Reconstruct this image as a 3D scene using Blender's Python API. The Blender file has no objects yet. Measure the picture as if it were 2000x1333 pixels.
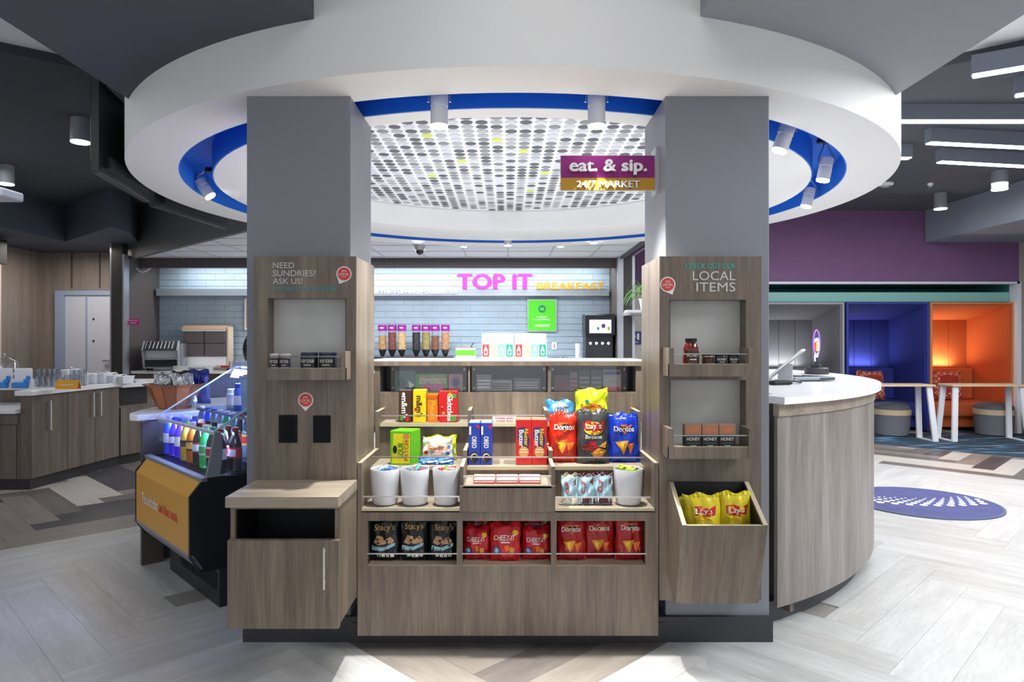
import bpy, math, random
from mathutils import Vector, Matrix
random.seed(7)
SC = bpy.context.scene
COL = SC.collection
# ---------------------------------------------------------------- camera
F = 1340.0; VX = 992.0; VY = 664.0; H = 1.37
cd = bpy.data.cameras.new('camera'); cam = bpy.data.objects.new('camera', cd); COL.objects.link(cam)
cd.sensor_width = 36; cd.lens = F/2000*36
cam.location = (0, 0, H); cam.rotation_euler = (math.pi/2, 0, 0)
cd.shift_x = .004; cd.shift_y = -.00125; cd.clip_start = .05
SC.camera = cam
# ---------------------------------------------------------------- view, world, lights
SC.view_settings.view_transform = 'Standard'; SC.view_settings.look = 'None'
SC.view_settings.gamma = 1; SC.view_settings.use_curve_mapping = False
SC.view_settings.exposure = 0.0
wd = bpy.data.worlds.new('world'); SC.world = wd; wd.use_nodes = True
wd.node_tree.nodes['Background'].inputs[0].default_value = (.90, .94, 1, 1)
wd.node_tree.nodes['Background'].inputs[1].default_value = .78
def area(name, loc, rot, sx, sy, w, col=(1, 1, 1)):
    l = bpy.data.lights.new(name, 'AREA'); l.shape = 'RECTANGLE'; l.size = sx; l.size_y = sy
    l.energy = w; l.color = col
    o = bpy.data.objects.new(name, l); COL.objects.link(o); o.location = loc
    o.rotation_euler = rot
    return o
def spot(name, loc, target, w, ang=60, blend=.6, r=.03, col=(1, 1, 1)):
    l = bpy.data.lights.new(name, 'SPOT'); l.energy = w; l.spot_size = math.radians(ang); l.spot_blend = blend
    l.shadow_soft_size = r; l.color = col
    o = bpy.data.objects.new(name, l); COL.objects.link(o); o.location = loc
    d = Vector(target)-Vector(loc); o.rotation_euler = d.to_track_quat('-Z', 'Y').to_euler()
    return o
area('ceiling_fill_light', (0.4, 1.2, 3.36), (0, 0, 0), 1.3, 2.0, 14, (1, .98, .96))  # area lamp added overhead, standing in for unseen ceiling panels
pool = area('floor_pool_light', (0.02, 2.02, 3.385), (0, 0, 0), 1.45, 1.45, 17, (1, 1, .98)); pool.data.spread = math.radians(14)  # added narrow-spread lamp that makes the bright pool on the floor
area('ceiling_fill_light', (3.7, 2.2, 3.08), (0, 0, 0), 2.0, 2.0, 185, (.95, .98, 1))  # added lamp hung below the ceiling, brightens the canopy's right face
area('ceiling_fill_light', (-3.6, 1.6, 3.30), (0, 0, 0), 2.0, 1.6, 22, (.97, .98, 1))  # added overhead area lamp on the left, no fixture of its own
area('kitchen_ceiling_light', (-1.8, 10.62, 2.57), (0, 0, 0), 6.6, .12, 62, (.95, .98, 1))
area('kitchen_ceiling_light', (-1.0, 9.3, 2.56), (0, 0, 0), 4.0, .5, 130, (.97, .99, 1))
area('lounge_ceiling_light', (4.4, 6.2, 3.12), (0, 0, 0), 2.6, 3.0, 205, (.98, .99, 1))
area('left_ceiling_light', (-4.9, 6.2, 3.2), (0, 0, 0), 1.5, 2.0, 22, (.95, .97, 1))
area('left_rear_light', (-6.3, 9.9, 2.7), (0, 0, 0), 1.0, .8, 22, (1, .93, .85))
area('canopy_fill_light', (0, 5.2, 1.3), (math.pi, 0, 0), 2.4, 2.4, 38, (.95, .97, 1))  # unseen uplight added under the canopy in place of bounced light
for sx in (-.33, .42):
    spot('shelf_spot', (sx, 3.11, 2.335), (sx*1.15, 3.25, .8), 200, 66, .6, .035, (1, .98, .92))
# ---------------------------------------------------------------- helpers
def W(px, py, Y): return Vector(((px-VX)/F*Y, Y, H-(py-VY)/F*Y))
def XX(px, Y): return (px-VX)/F*Y
def ZZ(py, Y): return H-(py-VY)/F*Y
def s2l(c):
    if isinstance(c, str): c = tuple(int(c[i:i+2], 16)/255 for i in (0, 2, 4))
    return tuple((x/12.92 if x <= .04045 else ((x+.055)/1.055)**2.4) for x in c)
_m = {}
def mat(name, col, rough=.5, metal=0, emit=None, es=1, spec=.5, bump=0, bscale=60, var=0, vscale=4, trans=0, coat=0):
    if name in _m: return _m[name]
    m = bpy.data.materials.new(name); m.use_nodes = True; nt = m.node_tree; b = nt.nodes['Principled BSDF']
    c = s2l(col); b.inputs['Base Color'].default_value = (*c, 1)
    b.inputs['Roughness'].default_value = rough; b.inputs['Metallic'].default_value = metal
    b.inputs['Specular IOR Level'].default_value = spec
    b.inputs['Transmission Weight'].default_value = trans
    b.inputs['Coat Weight'].default_value = coat
    if emit: b.inputs['Emission Color'].default_value = (*s2l(emit), 1); b.inputs['Emission Strength'].default_value = es
    if bump or var:
        g = nt.nodes.new('ShaderNodeNewGeometry'); n = nt.nodes.new('ShaderNodeTexNoise')
        nt.links.new(g.outputs['Position'], n.inputs['Vector']); n.inputs['Scale'].default_value = bscale if bump else vscale
        n.inputs['Detail'].default_value = 3
        if bump:
            bp = nt.nodes.new('ShaderNodeBump'); bp.inputs['Strength'].default_value = bump; bp.inputs['Distance'].default_value = .01
            nt.links.new(n.outputs['Fac'], bp.inputs['Height']); nt.links.new(bp.outputs['Normal'], b.inputs['Normal'])
        if var:
            n2 = nt.nodes.new('ShaderNodeTexNoise'); n2.inputs['Scale'].default_value = vscale
            nt.links.new(g.outputs['Position'], n2.inputs['Vector'])
            r = nt.nodes.new('ShaderNodeValToRGB'); r.color_ramp.elements[0].position = .3; r.color_ramp.elements[1].position = .7
            r.color_ramp.elements[0].color = (*[x*(1-var) for x in c], 1); r.color_ramp.elements[1].color = (*[min(1, x*(1+var)) for x in c], 1)
            nt.links.new(n2.outputs['Fac'], r.inputs[0]); nt.links.new(r.outputs[0], b.inputs['Base Color'])
    _m[name] = m; return m
def wood(name, c1, c2, c3, scale=(16, 16, .9), rough=.42, rot=0):
    if name in _m: return _m[name]
    m = bpy.data.materials.new(name); m.use_nodes = True; nt = m.node_tree; b = nt.nodes['Principled BSDF']
    g = nt.nodes.new('ShaderNodeNewGeometry'); mp = nt.nodes.new('ShaderNodeMapping'); mp.inputs['Scale'].default_value = scale
    mp0 = nt.nodes.new('ShaderNodeMapping'); mp0.inputs['Rotation'].default_value = (0, 0, rot)
    nt.links.new(g.outputs['Position'], mp0.inputs[0]); nt.links.new(mp0.outputs[0], mp.inputs[0])
    n = nt.nodes.new('ShaderNodeTexNoise'); n.inputs['Scale'].default_value = 1; n.inputs['Detail'].default_value = 5; n.inputs['Roughness'].default_value = .6
    n2 = nt.nodes.new('ShaderNodeTexNoise'); n2.inputs['Scale'].default_value = 7; n2.inputs['Detail'].default_value = 4
    nt.links.new(mp.outputs[0], n.inputs['Vector']); nt.links.new(mp.outputs[0], n2.inputs['Vector'])
    r = nt.nodes.new('ShaderNodeValToRGB'); e = r.color_ramp.elements
    e[0].position = .32; e[0].color = (*s2l(c1), 1); e[1].position = .68; e[1].color = (*s2l(c3), 1)
    k = r.color_ramp.elements.new(.5); k.color = (*s2l(c2), 1)
    a = nt.nodes.new('ShaderNodeMath'); a.operation = 'MULTIPLY_ADD'; a.inputs[1].default_value = .35; 
    s = nt.nodes.new('ShaderNodeMath'); s.operation = 'MULTIPLY'; s.inputs[1].default_value = .68
    nt.links.new(n.outputs['Fac'], s.inputs[0]); nt.links.new(n2.outputs['Fac'], a.inputs[0]); nt.links.new(s.outputs[0], a.inputs[2])
    nt.links.new(a.outputs[0], r.inputs[0]); nt.links.new(r.outputs[0], b.inputs['Base Color'])
    b.inputs['Roughness'].default_value = rough
    _m[name] = m; return m
def clear(name, tint=(1, 1, 1), fac=.10, rough=.03):
    if name in _m: return _m[name]
    m = bpy.data.materials.new(name); m.use_nodes = True; nt = m.node_tree; nt.nodes.clear()
    o = nt.nodes.new('ShaderNodeOutputMaterial'); mx = nt.nodes.new('ShaderNodeMixShader')
    t = nt.nodes.new('ShaderNodeBsdfTransparent'); t.inputs[0].default_value = (*tint, 1)
    g = nt.nodes.new('ShaderNodeBsdfGlossy'); g.inputs['Roughness'].default_value = rough
    mx.inputs[0].default_value = fac
    nt.links.new(t.outputs[0], mx.inputs[1]); nt.links.new(g.outputs[0], mx.inputs[2]); nt.links.new(mx.outputs[0], o.inputs[0])
    _m[name] = m; return m
class MB:
    def __init__(s): s.v = []; s.f = []; s.mi = []; s.M = Matrix(); s.m = 0; s.parts = []
    def add(s, vs, fs):
        b = len(s.v); s.parts.append((b, len(s.f))); s.v += [s.M @ Vector(p) for p in vs]; s.f += [tuple(b+i for i in q) for q in fs]; s.mi += [s.m]*len(fs); return s
    def box(s, x0, x1, y0, y1, z0, z1):
        if x0 > x1: x0, x1 = x1, x0
        if y0 > y1: y0, y1 = y1, y0
        if z0 > z1: z0, z1 = z1, z0
        return s.add([(x0,y0,z0),(x1,y0,z0),(x1,y1,z0),(x0,y1,z0),(x0,y0,z1),(x1,y0,z1),(x1,y1,z1),(x0,y1,z1)],
              [(0,3,2,1),(4,5,6,7),(0,1,5,4),(1,2,6,5),(2,3,7,6),(3,0,4,7)])
    def pbox(s, x0, x1, y0, y1, Y, d):          # box whose front face at depth Y fills the measured rectangle
        return s.box(XX(x0, Y), XX(x1, Y), Y, Y+d, ZZ(y1, Y), ZZ(y0, Y))
    def prism(s, poly, z0, z1):
        n = len(poly); a = sum(poly[i][0]*poly[(i+1) % n][1]-poly[(i+1) % n][0]*poly[i][1] for i in range(n))
        if a < 0: poly = poly[::-1]
        vs = [(x, y, z0) for x, y in poly]+[(x, y, z1) for x, y in poly]
        return s.add(vs, [tuple(range(n-1, -1, -1)), tuple(range(n, 2*n))]+[(i, (i+1) % n, n+(i+1) % n, n+i) for i in range(n)])
    def prof(s, poly, x0, x1):                  # polygon in (y,z) extruded along x
        n = len(poly); a = sum(poly[i][0]*poly[(i+1) % n][1]-poly[(i+1) % n][0]*poly[i][1] for i in range(n))
        if a < 0: poly = poly[::-1]
        vs = [(x0, y, z) for y, z in poly]+[(x1, y, z) for y, z in poly]
        return s.add(vs, [tuple(range(n-1, -1, -1)), tuple(range(n, 2*n))]+[(i, (i+1) % n, n+(i+1) % n, n+i) for i in range(n)])
    def cyl(s, p0, p1, r, r1=None, n=20, cap=True):
        p0 = Vector(p0); p1 = Vector(p1); r1 = r if r1 is None else r1
        d = (p1-p0).normalized(); u = d.orthogonal().normalized(); w = d.cross(u)
        vs = [p0+(u*math.cos(a)+w*math.sin(a))*r for a in [2*math.pi*i/n for i in range(n)]]
        vs += [p1+(u*math.cos(a)+w*math.sin(a))*r1 for a in [2*math.pi*i/n for i in range(n)]]
        fs = [(i, (i+1) % n, n+(i+1) % n, n+i) for i in range(n)]
        if cap: fs += [tuple(range(n-1, -1, -1)), tuple(range(n, 2*n))]
        return s.add(vs, fs)
    def tube(s, pts, r, n=8, closed=False):
        pts = [Vector(p) for p in pts]; m = len(pts); vs = []; fs = []; up = None
        for i, p in enumerate(pts):
            if closed: d = pts[(i+1) % m]-pts[i-1]
            else: d = pts[min(i+1, m-1)]-pts[max(i-1, 0)]
            d.normalize()
            if up is None: up = d.orthogonal().normalized()
            up = (up-d*up.dot(d)).normalized(); w = d.cross(up)
            vs += [p+(up*math.cos(2*math.pi*k/n)+w*math.sin(2*math.pi*k/n))*r for k in range(n)]
        for i in range(m if closed else m-1):
            j = (i+1) % m
            fs += [(i*n+k, i*n+(k+1) % n, j*n+(k+1) % n, j*n+k) for k in range(n)]
        if not closed: fs += [tuple(range(n-1, -1, -1)), tuple((m-1)*n+k for k in range(n))]
        return s.add(vs, fs)
    def lathe(s, prof, n=24, c=(0, 0, 0), cap=True):
        vs = []; m = len(prof)
        for r, z in prof: vs += [(c[0]+r*math.cos(2*math.pi*k/n), c[1]+r*math.sin(2*math.pi*k/n), c[2]+z) for k in range(n)]
        fs = [(i*n+k, i*n+(k+1) % n, (i+1)*n+(k+1) % n, (i+1)*n+k) for i in range(m-1) for k in range(n)]
        if cap: fs += [tuple(range(n-1, -1, -1)), tuple((m-1)*n+k for k in range(n))]
        return s.add(vs, fs)
    def arc(s, cx, cy, r0, r1, a0, a1, z0, z1, n=48):
        vs = []; full = abs(a1-a0) > 359.9
        cnt = n if full else n+1
        for i in range(cnt):
            a = math.radians(a0+(a1-a0)*i/n); c = math.cos(a); q = math.sin(a)
            vs += [(cx+r0*c, cy+r0*q, z0), (cx+r1*c, cy+r1*q, z0), (cx+r1*c, cy+r1*q, z1), (cx+r0*c, cy+r0*q, z1)]
        fs = []
        for i in range(n):
            j = (i+1) % cnt
            for k in range(4): fs.append((i*4+k, i*4+(k+1) % 4, j*4+(k+1) % 4, j*4+k))
        if not full: fs += [(3, 2, 1, 0), (n*4, n*4+1, n*4+2, n*4+3)]
        return s.add(vs, fs)
    def ell(s, c, rx, ry, rz, n=16, m=10):
        vs = [(c[0], c[1], c[2]-rz)]; fs = []
        for i in range(1, m):
            p = math.pi*i/m
            vs += [(c[0]+rx*math.sin(p)*math.cos(2*math.pi*k/n), c[1]+ry*math.sin(p)*math.sin(2*math.pi*k/n), c[2]-rz*math.cos(p)) for k in range(n)]
        vs.append((c[0], c[1], c[2]+rz)); L = len(vs)-1
        fs += [(0, 1+(k+1) % n, 1+k) for k in range(n)]
        fs += [(1+i*n+k, 1+i*n+(k+1) % n, 1+(i+1)*n+(k+1) % n, 1+(i+1)*n+k) for i in range(m-2) for k in range(n)]
        fs += [(L, 1+(m-2)*n+k, 1+(m-2)*n+(k+1) % n) for k in range(n)]
        return s.add(vs, fs)
    def builds(s, name, mats, parent=None, **k):        # every primitive becomes an object of its own
        P = s.parts+[(len(s.v), len(s.f))]; o = None
        for (a, fa), (b, fb) in zip(P, P[1:]):
            q = MB(); q.v = s.v[a:b]; q.f = [tuple(i-a for i in f) for f in s.f[fa:fb]]; q.mi = [0]*len(q.f)
            o = q.build(name, mats, parent, **k)
        return o
    def build(s, name, mats, parent=None, local=False, bev=0, smooth=False, kind=None, sm_ang=35):
        if not isinstance(mats, (list, tuple)): mats = [mats]
        if parent is not None:
            off = Vector((0, 0, 0)) if local else world_loc(parent)
            loc = Vector((0, 0, 0))
        else:
            if local: off = Vector((0, 0, 0)); loc = off
            else:
                xs = [v.x for v in s.v]; ys = [v.y for v in s.v]; zs = [v.z for v in s.v]
                off = Vector(((min(xs)+max(xs))/2, (min(ys)+max(ys))/2, min(zs))); loc = off
        me = bpy.data.meshes.new(name); me.from_pydata([v-off for v in s.v], [], s.f)
        for m in mats: me.materials.append(m)
        if len(mats) > 1: me.polygons.foreach_set('material_index', s.mi)
        if smooth:
            me.polygons.foreach_set('use_smooth', [True]*len(me.polygons))
            me.set_sharp_from_angle(angle=math.radians(sm_ang))
        me.update()
        o = bpy.data.objects.new(name, me); COL.objects.link(o); o.location = loc
        if parent is not None: o.parent = parent
        if bev:
            b = o.modifiers.new('bevel', 'BEVEL'); b.width = bev; b.segments = 2; b.limit_method = 'ANGLE'; b.angle_limit = math.radians(40)
        if kind: o['kind'] = kind
        return o
def world_loc(o):
    p = Vector(o.location)
    while o.parent: o = o.parent; p = p+Vector(o.location)
    return p
def tag(o, label, cat, group=None):
    o['label'] = label; o['category'] = cat
    if group: o['group'] = group
    return o
def thing(name, label, cat, loc=(0, 0, 0), rz=0, group=None):
    o = bpy.data.objects.new(name, None); COL.objects.link(o); o.location = loc; o.rotation_euler = (0, 0, rz)
    o.empty_display_size = .1
    return tag(o, label, cat, group)
def dup(root, loc, rz=None, label=None, group=None, parent=None):
    r = root.copy(); COL.objects.link(r); r.location = loc
    if rz is not None: r.rotation_euler = (0, 0, rz)
    if label: r['label'] = label
    if group: r['group'] = group
    if parent: r.parent = parent
    for ch in list(root.children):
        c = ch.copy(); COL.objects.link(c); c.parent = r
        for g in ch.children:
            d = g.copy(); COL.objects.link(d); d.parent = c
    return r
def struct(o): o['kind'] = 'structure'; return o
# ---- flat print (lettering, pictures) laid on a surface
_t = {}
class BL(list):
    def __init__(s, it, nc=1): super().__init__(it); s.nc = nc
def text2d(st, x0, x1, z0, z1, bold=0, shear=0, rot=0):
    key = (st, bold, shear)
    if key not in _t:
        cu = bpy.data.curves.new('t', 'FONT'); cu.body = st; cu.resolution_u = 3; cu.offset = 0; cu.shear = shear
        cu.dimensions = '2D'; cu.fill_mode = 'FRONT'; cu.space_line = .86
        o = bpy.data.objects.new('t', cu); COL.objects.link(o)
        me = o.to_mesh(); vs = [(v.co.x, v.co.y) for v in me.vertices]; fs = [tuple(p.vertices) for p in me.polygons]
        o.to_mesh_clear(); bpy.data.objects.remove(o); bpy.data.curves.remove(cu); _t[key] = (vs, fs)
    vs, fs = _t[key]; nc = 1
    if not vs: return [], []
    if bold:
        n = len(vs); bb = bold*.55; v0, f0 = vs, fs; vs = []; fs = []; nc = 4
        for k, (dx, dy) in enumerate(((0, 0), (-bb, -bb*.5), (bb, -bb*.5), (0, bb*.7))):
            vs += [(x+dx, y+dy) for x, y in v0]; fs += [tuple(i+k*n for i in f) for f in f0]
    a = min(v[0] for v in vs); b = max(v[0] for v in vs); c = min(v[1] for v in vs); d = max(v[1] for v in vs)
    if rot == 90:   # reads upwards
        return BL([(x1-(v[1]-c)/(d-c)*(x1-x0), z0+(v[0]-a)/(b-a)*(z1-z0)) for v in vs], nc), fs
    if rot == -90:
        return BL([(x0+(v[1]-c)/(d-c)*(x1-x0), z1-(v[0]-a)/(b-a)*(z1-z0)) for v in vs], nc), fs
    return BL([(x0+(v[0]-a)/(b-a)*(x1-x0), z0+(v[1]-c)/(d-c)*(z1-z0)) for v in vs], nc), fs
def disc2d(cx, cz, rx, rz, n=20):
    vs = [(cx, cz)]; fs = []
    for k in (.5, 1): vs += [(cx+rx*k*math.cos(2*math.pi*i/n), cz+rz*k*math.sin(2*math.pi*i/n)) for i in range(n)]
    for i in range(n): j = (i+1) % n; fs += [(0, 1+i, 1+j), (1+i, 1+n+i, 1+n+j, 1+j)]
    return vs, fs
def rect2d(x0, x1, z0, z1, n=4, m=4):
    return [(x0+(x1-x0)*i/n, z0+(z1-z0)*j/m) for j in range(m+1) for i in range(n+1)], \
        [(j*(n+1)+i, j*(n+1)+i+1, (j+1)*(n+1)+i+1, (j+1)*(n+1)+i) for j in range(m) for i in range(n)]
def poly2d(p, sub=3):
    q = []
    for i in range(len(p)):
        a = p[i]; b = p[(i+1) % len(p)]
        q += [(a[0]+(b[0]-a[0])*k/sub, a[1]+(b[1]-a[1])*k/sub) for k in range(sub)]
    cx = sum(x for x, _ in q)/len(q); cz = sum(z for _, z in q)/len(q); n = len(q)
    vs = [(cx, cz)]+[(cx+(x-cx)*.5, cz+(z-cz)*.5) for x, z in q]+q; fs = []
    for i in range(n): j = (i+1) % n; fs += [(0, 1+i, 1+j), (1+i, 1+n+i, 1+n+j, 1+j)]
    return vs, fs
def lay(name, parts, fn, mats, parent, local=True, kind=None):
    """parts: list of (2d shape, layer) -> one flat print object following surface fn(x,z,eps)"""
    mb = MB()
    for k, (sh, mi, layer) in enumerate(parts):
        vs, fs = sh; mb.m = mi
        L = max(1, len(vs)//getattr(vs, 'nc', 1))
        mb.add([fn(x, z, .0012+.0009*layer+.00018*(q//L)) for q, (x, z) in enumerate(vs)], fs)
    return mb.build(name, mats, parent, local=local)
def flatfn(Y): return lambda x, z, e: (x, Y-e, z)
# ---------------------------------------------------------------- materials
WOOD = wood('wood_laminate', '554a41', '6f6357', '867a6b')
WOODH = wood('wood_laminate_flat', '7d7266', '948879', 'a99d8b', scale=(.9, 16, 16))
WOODI = wood('island_laminate', '50473f', '665b51', '7b6f63')
DESKW = wood('desk_laminate', '69625d', '847c77', '9c9590', scale=(11, 11, .7))
GRILL = mat('pale_liner', 'c9c8c4', .5, var=.05, vscale=8)
PAINT = mat('grey_paint', '83868e', .45, bump=.04, bscale=300)
WHITE = mat('white_paint', 'f4f3f2', .7)
DARKP = mat('charcoal_paint', '53565f', .75)
DARKL = mat('dark_slate_paint', '3c4048', .75)
BLUEP = mat('blue_paint', '1c74dc', .6)
BLACK = mat('black_matte', '0c0d10', .6)
BASEB = mat('rubber_base', '38383d', .5)
STEEL = mat('brushed_steel', 'c9c9c9', .3, 1)
SILV = mat('silver_paint', 'b9bbbf', .35, .4)
QUARTZ = mat('white_quartz', 'f0f0f2', .25, var=.02, vscale=30)
ACRY = clear('clear_acrylic', (.97, .98, 1), .09)
GLASS = clear('case_glass', (.93, .96, 1), .13)
LAMPE = mat('lamp_glow', 'ffffff', emit='ffffff', es=9)
EDGE = mat('edge_band', 'b4a68f', .5)
CUPW = mat('white_ceramic', 'dedfe4', .25)
SILK = mat('silk_white', 'd9d6d0', .6)
TEAL = mat('teal_vinyl', '35aaa6', .6)
# ================================================================ SETTING
# ---- floor: slab and herringbone planks
fl = MB().box(-8.2, 8.2, -1.5, 11.4, -.12, -.006).build('floor', mat('floor_grout', '8d8a86', .7)); struct(fl)
def plank_mat(name, a, b, c, ang): return wood(name, a, b, c, (1.6, 11, 1), .36, math.radians(ang))
PL = {}
for k, ang in (('h', -45), ('v', 45)):
    PL['light'+k] = [plank_mat('plank_light_%s%d' % (k, i), *cs, ang) for i, cs in enumerate([('a9a8a6', 'b9b8b7', 'cac9c8'), ('adacaa', 'bdbcbb', 'cdcccb'), ('a6a4a2', 'b5b4b2', 'c6c5c3')])]
    PL['dark'+k] = [plank_mat('plank_dark_%s%d' % (k, i), *cs, ang) for i, cs in enumerate([('5f5955', '6d6662', '7b746f'), ('3d3c40', '47464a', '535156'), ('77706a', '867e77', '948c85'), ('b2aca4', 'c0bab2', 'cbc6bf')])]
PW = .20; PN = 6
planks = []
ca = math.cos(math.pi/4)
def to_w(u, v): return (ca*(u-v), ca*(u+v)+.12)
rp = random.Random(3)
seen = set()
for j in range(-70, 110):
    for mi in range(-12, 14):
        for kind in 'hv':
            if kind == 'h': u0 = (j+2*PN*mi)*PW; v0 = j*PW; u1 = u0+PN*PW; v1 = v0+PW
            else: u0 = j*PW; v1 = (j-PN-2*PN*mi+1)*PW; v0 = v1-PN*PW; u1 = u0+PW
            cx, cy = to_w((u0+u1)/2, (v0+v1)/2)
            if cy < 2.3 or cy > 11.2 or abs(cx) > .78*cy+.7 or abs(cx) > 7.9: continue
            if math.hypot(cx, cy-5.5) < 2.1: continue
            planks.append((math.hypot(cx, cy), kind, u0, u1, v0, v1, cx, cy))
planks.sort(key=lambda p: p[0])
def pk_color(kind, cx, cy):
    r = rp.random(); dc = math.hypot(cx, cy-5.5)
    if cx < -2.6 and cy > 4.75-.1*cx*0 and cy > 4.6+(cx+3.0)*-.15:
        i = 1 if r < .27 else (0 if r < .62 else (2 if r < .93 else 3)); return PL['dark'+kind][i]
    if cx > 2.4 and (cx-4.3)*.77+(cy-7.45)*.64 > 0:
        i = 1 if r < .25 else (0 if r < .4 else (2 if r < .7 else 3)); return PL['dark'+kind][i]
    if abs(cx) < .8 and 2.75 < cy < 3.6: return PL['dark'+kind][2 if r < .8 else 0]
    return PL['light'+kind][int(r*2.99)]
meshes = {}
g_ = .0006
far = {}
for idx, (d, kind, u0, u1, v0, v1, cx, cy) in enumerate(planks):
    m = pk_color(kind, cx, cy)
    pts = [to_w(u0+g_, v0+g_), to_w(u1-g_, v0+g_), to_w(u1-g_, v1-g_), to_w(u0+g_, v1-g_)]
    if idx < 300:
        key = (kind, m.name)
        if key not in meshes:
            mb = MB().prism([(x-cx, y-cy) for x, y in pts], -.006, 0)
            me = bpy.data.meshes.new('plank'); me.from_pydata(mb.v, [], mb.f); me.materials.append(m); meshes[key] = me
        o = bpy.data.objects.new('plank', meshes[key]); COL.objects.link(o); o.parent = fl
        o.location = Vector((cx, cy, 0))-Vector(fl.location)
    else:
        far.setdefault(m.name, []).append(pts)
mb = MB(); mlist = []
for k, (mn, L) in enumerate(far.items()):
    mlist.append(bpy.data.materials[mn]); mb.m = k
    for pts in L: mb.prism(pts, -.006, 0)
mb.build('far_planks', mlist, fl, kind='stuff')
# carpet behind a 45 degree metal strip on the right
def carpet_mat():
    m = bpy.data.materials.new('patterned_carpet'); m.use_nodes = True; nt = m.node_tree; b = nt.nodes['Principled BSDF']
    g = nt.nodes.new('ShaderNodeNewGeometry'); mp = nt.nodes.new('ShaderNodeMapping'); mp.inputs['Rotation'].default_value = (0, 0, math.radians(-40)); mp.inputs['Scale'].default_value = (1.6, 9, 1)
    mp0 = nt.nodes.new('ShaderNodeTexNoise'); mp0.inputs['Scale'].default_value = 1.2; mp0.inputs['Detail'].default_value = 2
    r = nt.nodes.new('ShaderNodeValToRGB'); r.color_ramp.interpolation = 'CONSTANT'; e = r.color_ramp.elements
    e[0].position = 0; e[0].color = (*s2l('23485c'), 1); e[1].position = .44; e[1].color = (*s2l('2a3440'), 1)
    for p, c in ((.54, '3f5b68'), (.60, '2d7fc0'), (.64, '8f9aa0')): k = e.new(p); k.color = (*s2l(c), 1)
    nt.links.new(g.outputs['Position'], mp.inputs[0]); nt.links.new(mp.outputs[0], mp0.inputs['Vector']); nt.links.new(mp0.outputs['Fac'], r.inputs[0]); nt.links.new(r.outputs[0], b.inputs['Base Color'])
    b.inputs['Roughness'].default_value = .95
    return m
c = MB().prism([(3.76, 9.99), (5.93, 7.88), (7.9, 5.95), (7.9, 9.99)], 0, .006).build('carpet', carpet_mat()); tag(c, 'teal and blue streaked carpet in front of the coloured seating pods', 'carpet')
t = MB(); dx, dy = .0177, .0177
t.prism([(3.2, 10.53), (7.9, 5.93), (7.93, 5.96), (3.23, 10.56)], 0, .009).build('trim_1', STEEL)
struct(bpy.data.objects['trim_1'])
# ---- walls
NAVYT = mat('tile_glass_blue', 'a6b8c6', .12, var=.06, vscale=2)
GREIGE = wood('greige_panel', '857b74', '968c84', 'a49a91', (9, 9, .5))
PURPLE = mat('purple_wall', '795680', .7, var=.04, vscale=2)
wb = MB().box(-5.56, 1.72, 10.92, 11.05, 0, 2.75).build('wall_back', mat('tile_grout', 'ccd5da', .6)); struct(wb)
tm = MB().box(-.148, .148, -.012, 0, -.046, .046)
tme = bpy.data.meshes.new('tile'); tme.from_pydata(tm.v, [], tm.f); tme.materials.append(NAVYT)
cnt = 0; rest = MB(); TW = .30; TH = .10
cells = []
for r in range(17):
    z = .97+r*TH
    for q in range(-20, 8):
        x = q*TW+(TW/2 if r % 2 else 0)
        if x+.1 < -5.54 or x-.1 > 1.61 or z > 2.58: continue
        px = VX+x/10.9*F; py = VY-(z-H)/10.9*F
        vis = (305 < px < 482 or 733 < px < 1210) and py < 705 and py > 515
        cells.append((0 if vis and x-.15 > -5.54 and x+.15 < 1.61 else 1, abs(x), x, z))
cells.sort(key=lambda c: c[0])
for k, (a, b_, x, z) in enumerate(cells):
    if k < 300 and a == 0:
        o = bpy.data.objects.new('tile', tme); COL.objects.link(o); o.parent = wb; o.location = Vector((x, 10.92, z))-Vector(wb.location)
    else: rest.box(max(x-.148, -5.54), min(x+.148, 1.615), 10.908, 10.92, z-.046, z+.046)
rest.build('far_tiles', NAVYT, wb, kind='stuff')
struct(MB().box(-8.1, -5.56, 11.0, 11.12, 0, 3.5).build('wall_back_left', GREIGE))
wl = MB().box(-8.1, -7.45, 4.0, 11.0, 0, 3.5).build('wall_left', GREIGE); struct(wl)
for i, y in enumerate((8.6, 9.8)): struct(MB().box(-7.45, -7.43, y, y+.02, .1, 2.8).build('trim_%d' % (2+i), mat('panel_joint', '5d5650', .7)))
struct(MB().box(-7.45, -7.2, 9.2, 9.75, 0, 2.72).build('trim_4', mat('lit_pilaster', 'd9c8c0', .6)))
for i, x in enumerate((-7.0, -6.55)): struct(MB().box(x, x+.02, 10.985, 11.0, 2.2, 2.8).build('trim_%d' % (5+i), mat('panel_joint', '5d5650', .7)))
wk = MB().box(-5.66, -5.54, 10.0, 10.92, 0, 2.6).build('wall_kitchen_left', mat('umber_wall', '57504f', .6)); struct(wk)
wr = MB().box(1.62, 1.74, 10.2, 10.92, 0, 2.6).build('wall_kitchen_right', mat('umber_wall', '57504f', .6)); struct(wr)
struct(MB().box(-5.70, -5.54, 9.86, 10.0, 0, 3.25).build('trim_7', mat('bronze_post', '3a3836', .4)))
struct(MB().box(-5.72, -5.70, 9.86, 10.0, 0, 3.25).box(-5.54, -5.52, 9.86, 10.0, 0, 2.6).build('trim_8', mat('aluminium_strip', 'b8bcc4', .3, .6)))
struct(MB().box(1.70, 1.83, 10.1, 10.2, 0, 2.6).build('trim_9', mat('bronze_post', '3a3836', .4)))
struct(MB().box(1.62, 1.70, 10.1, 10.2, 0, 2.6).box(1.83, 1.87, 10.1, 10.2, 0, 2.6).build('trim_10', mat('aluminium_strip', 'b8bcc4', .3, .6)))
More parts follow.
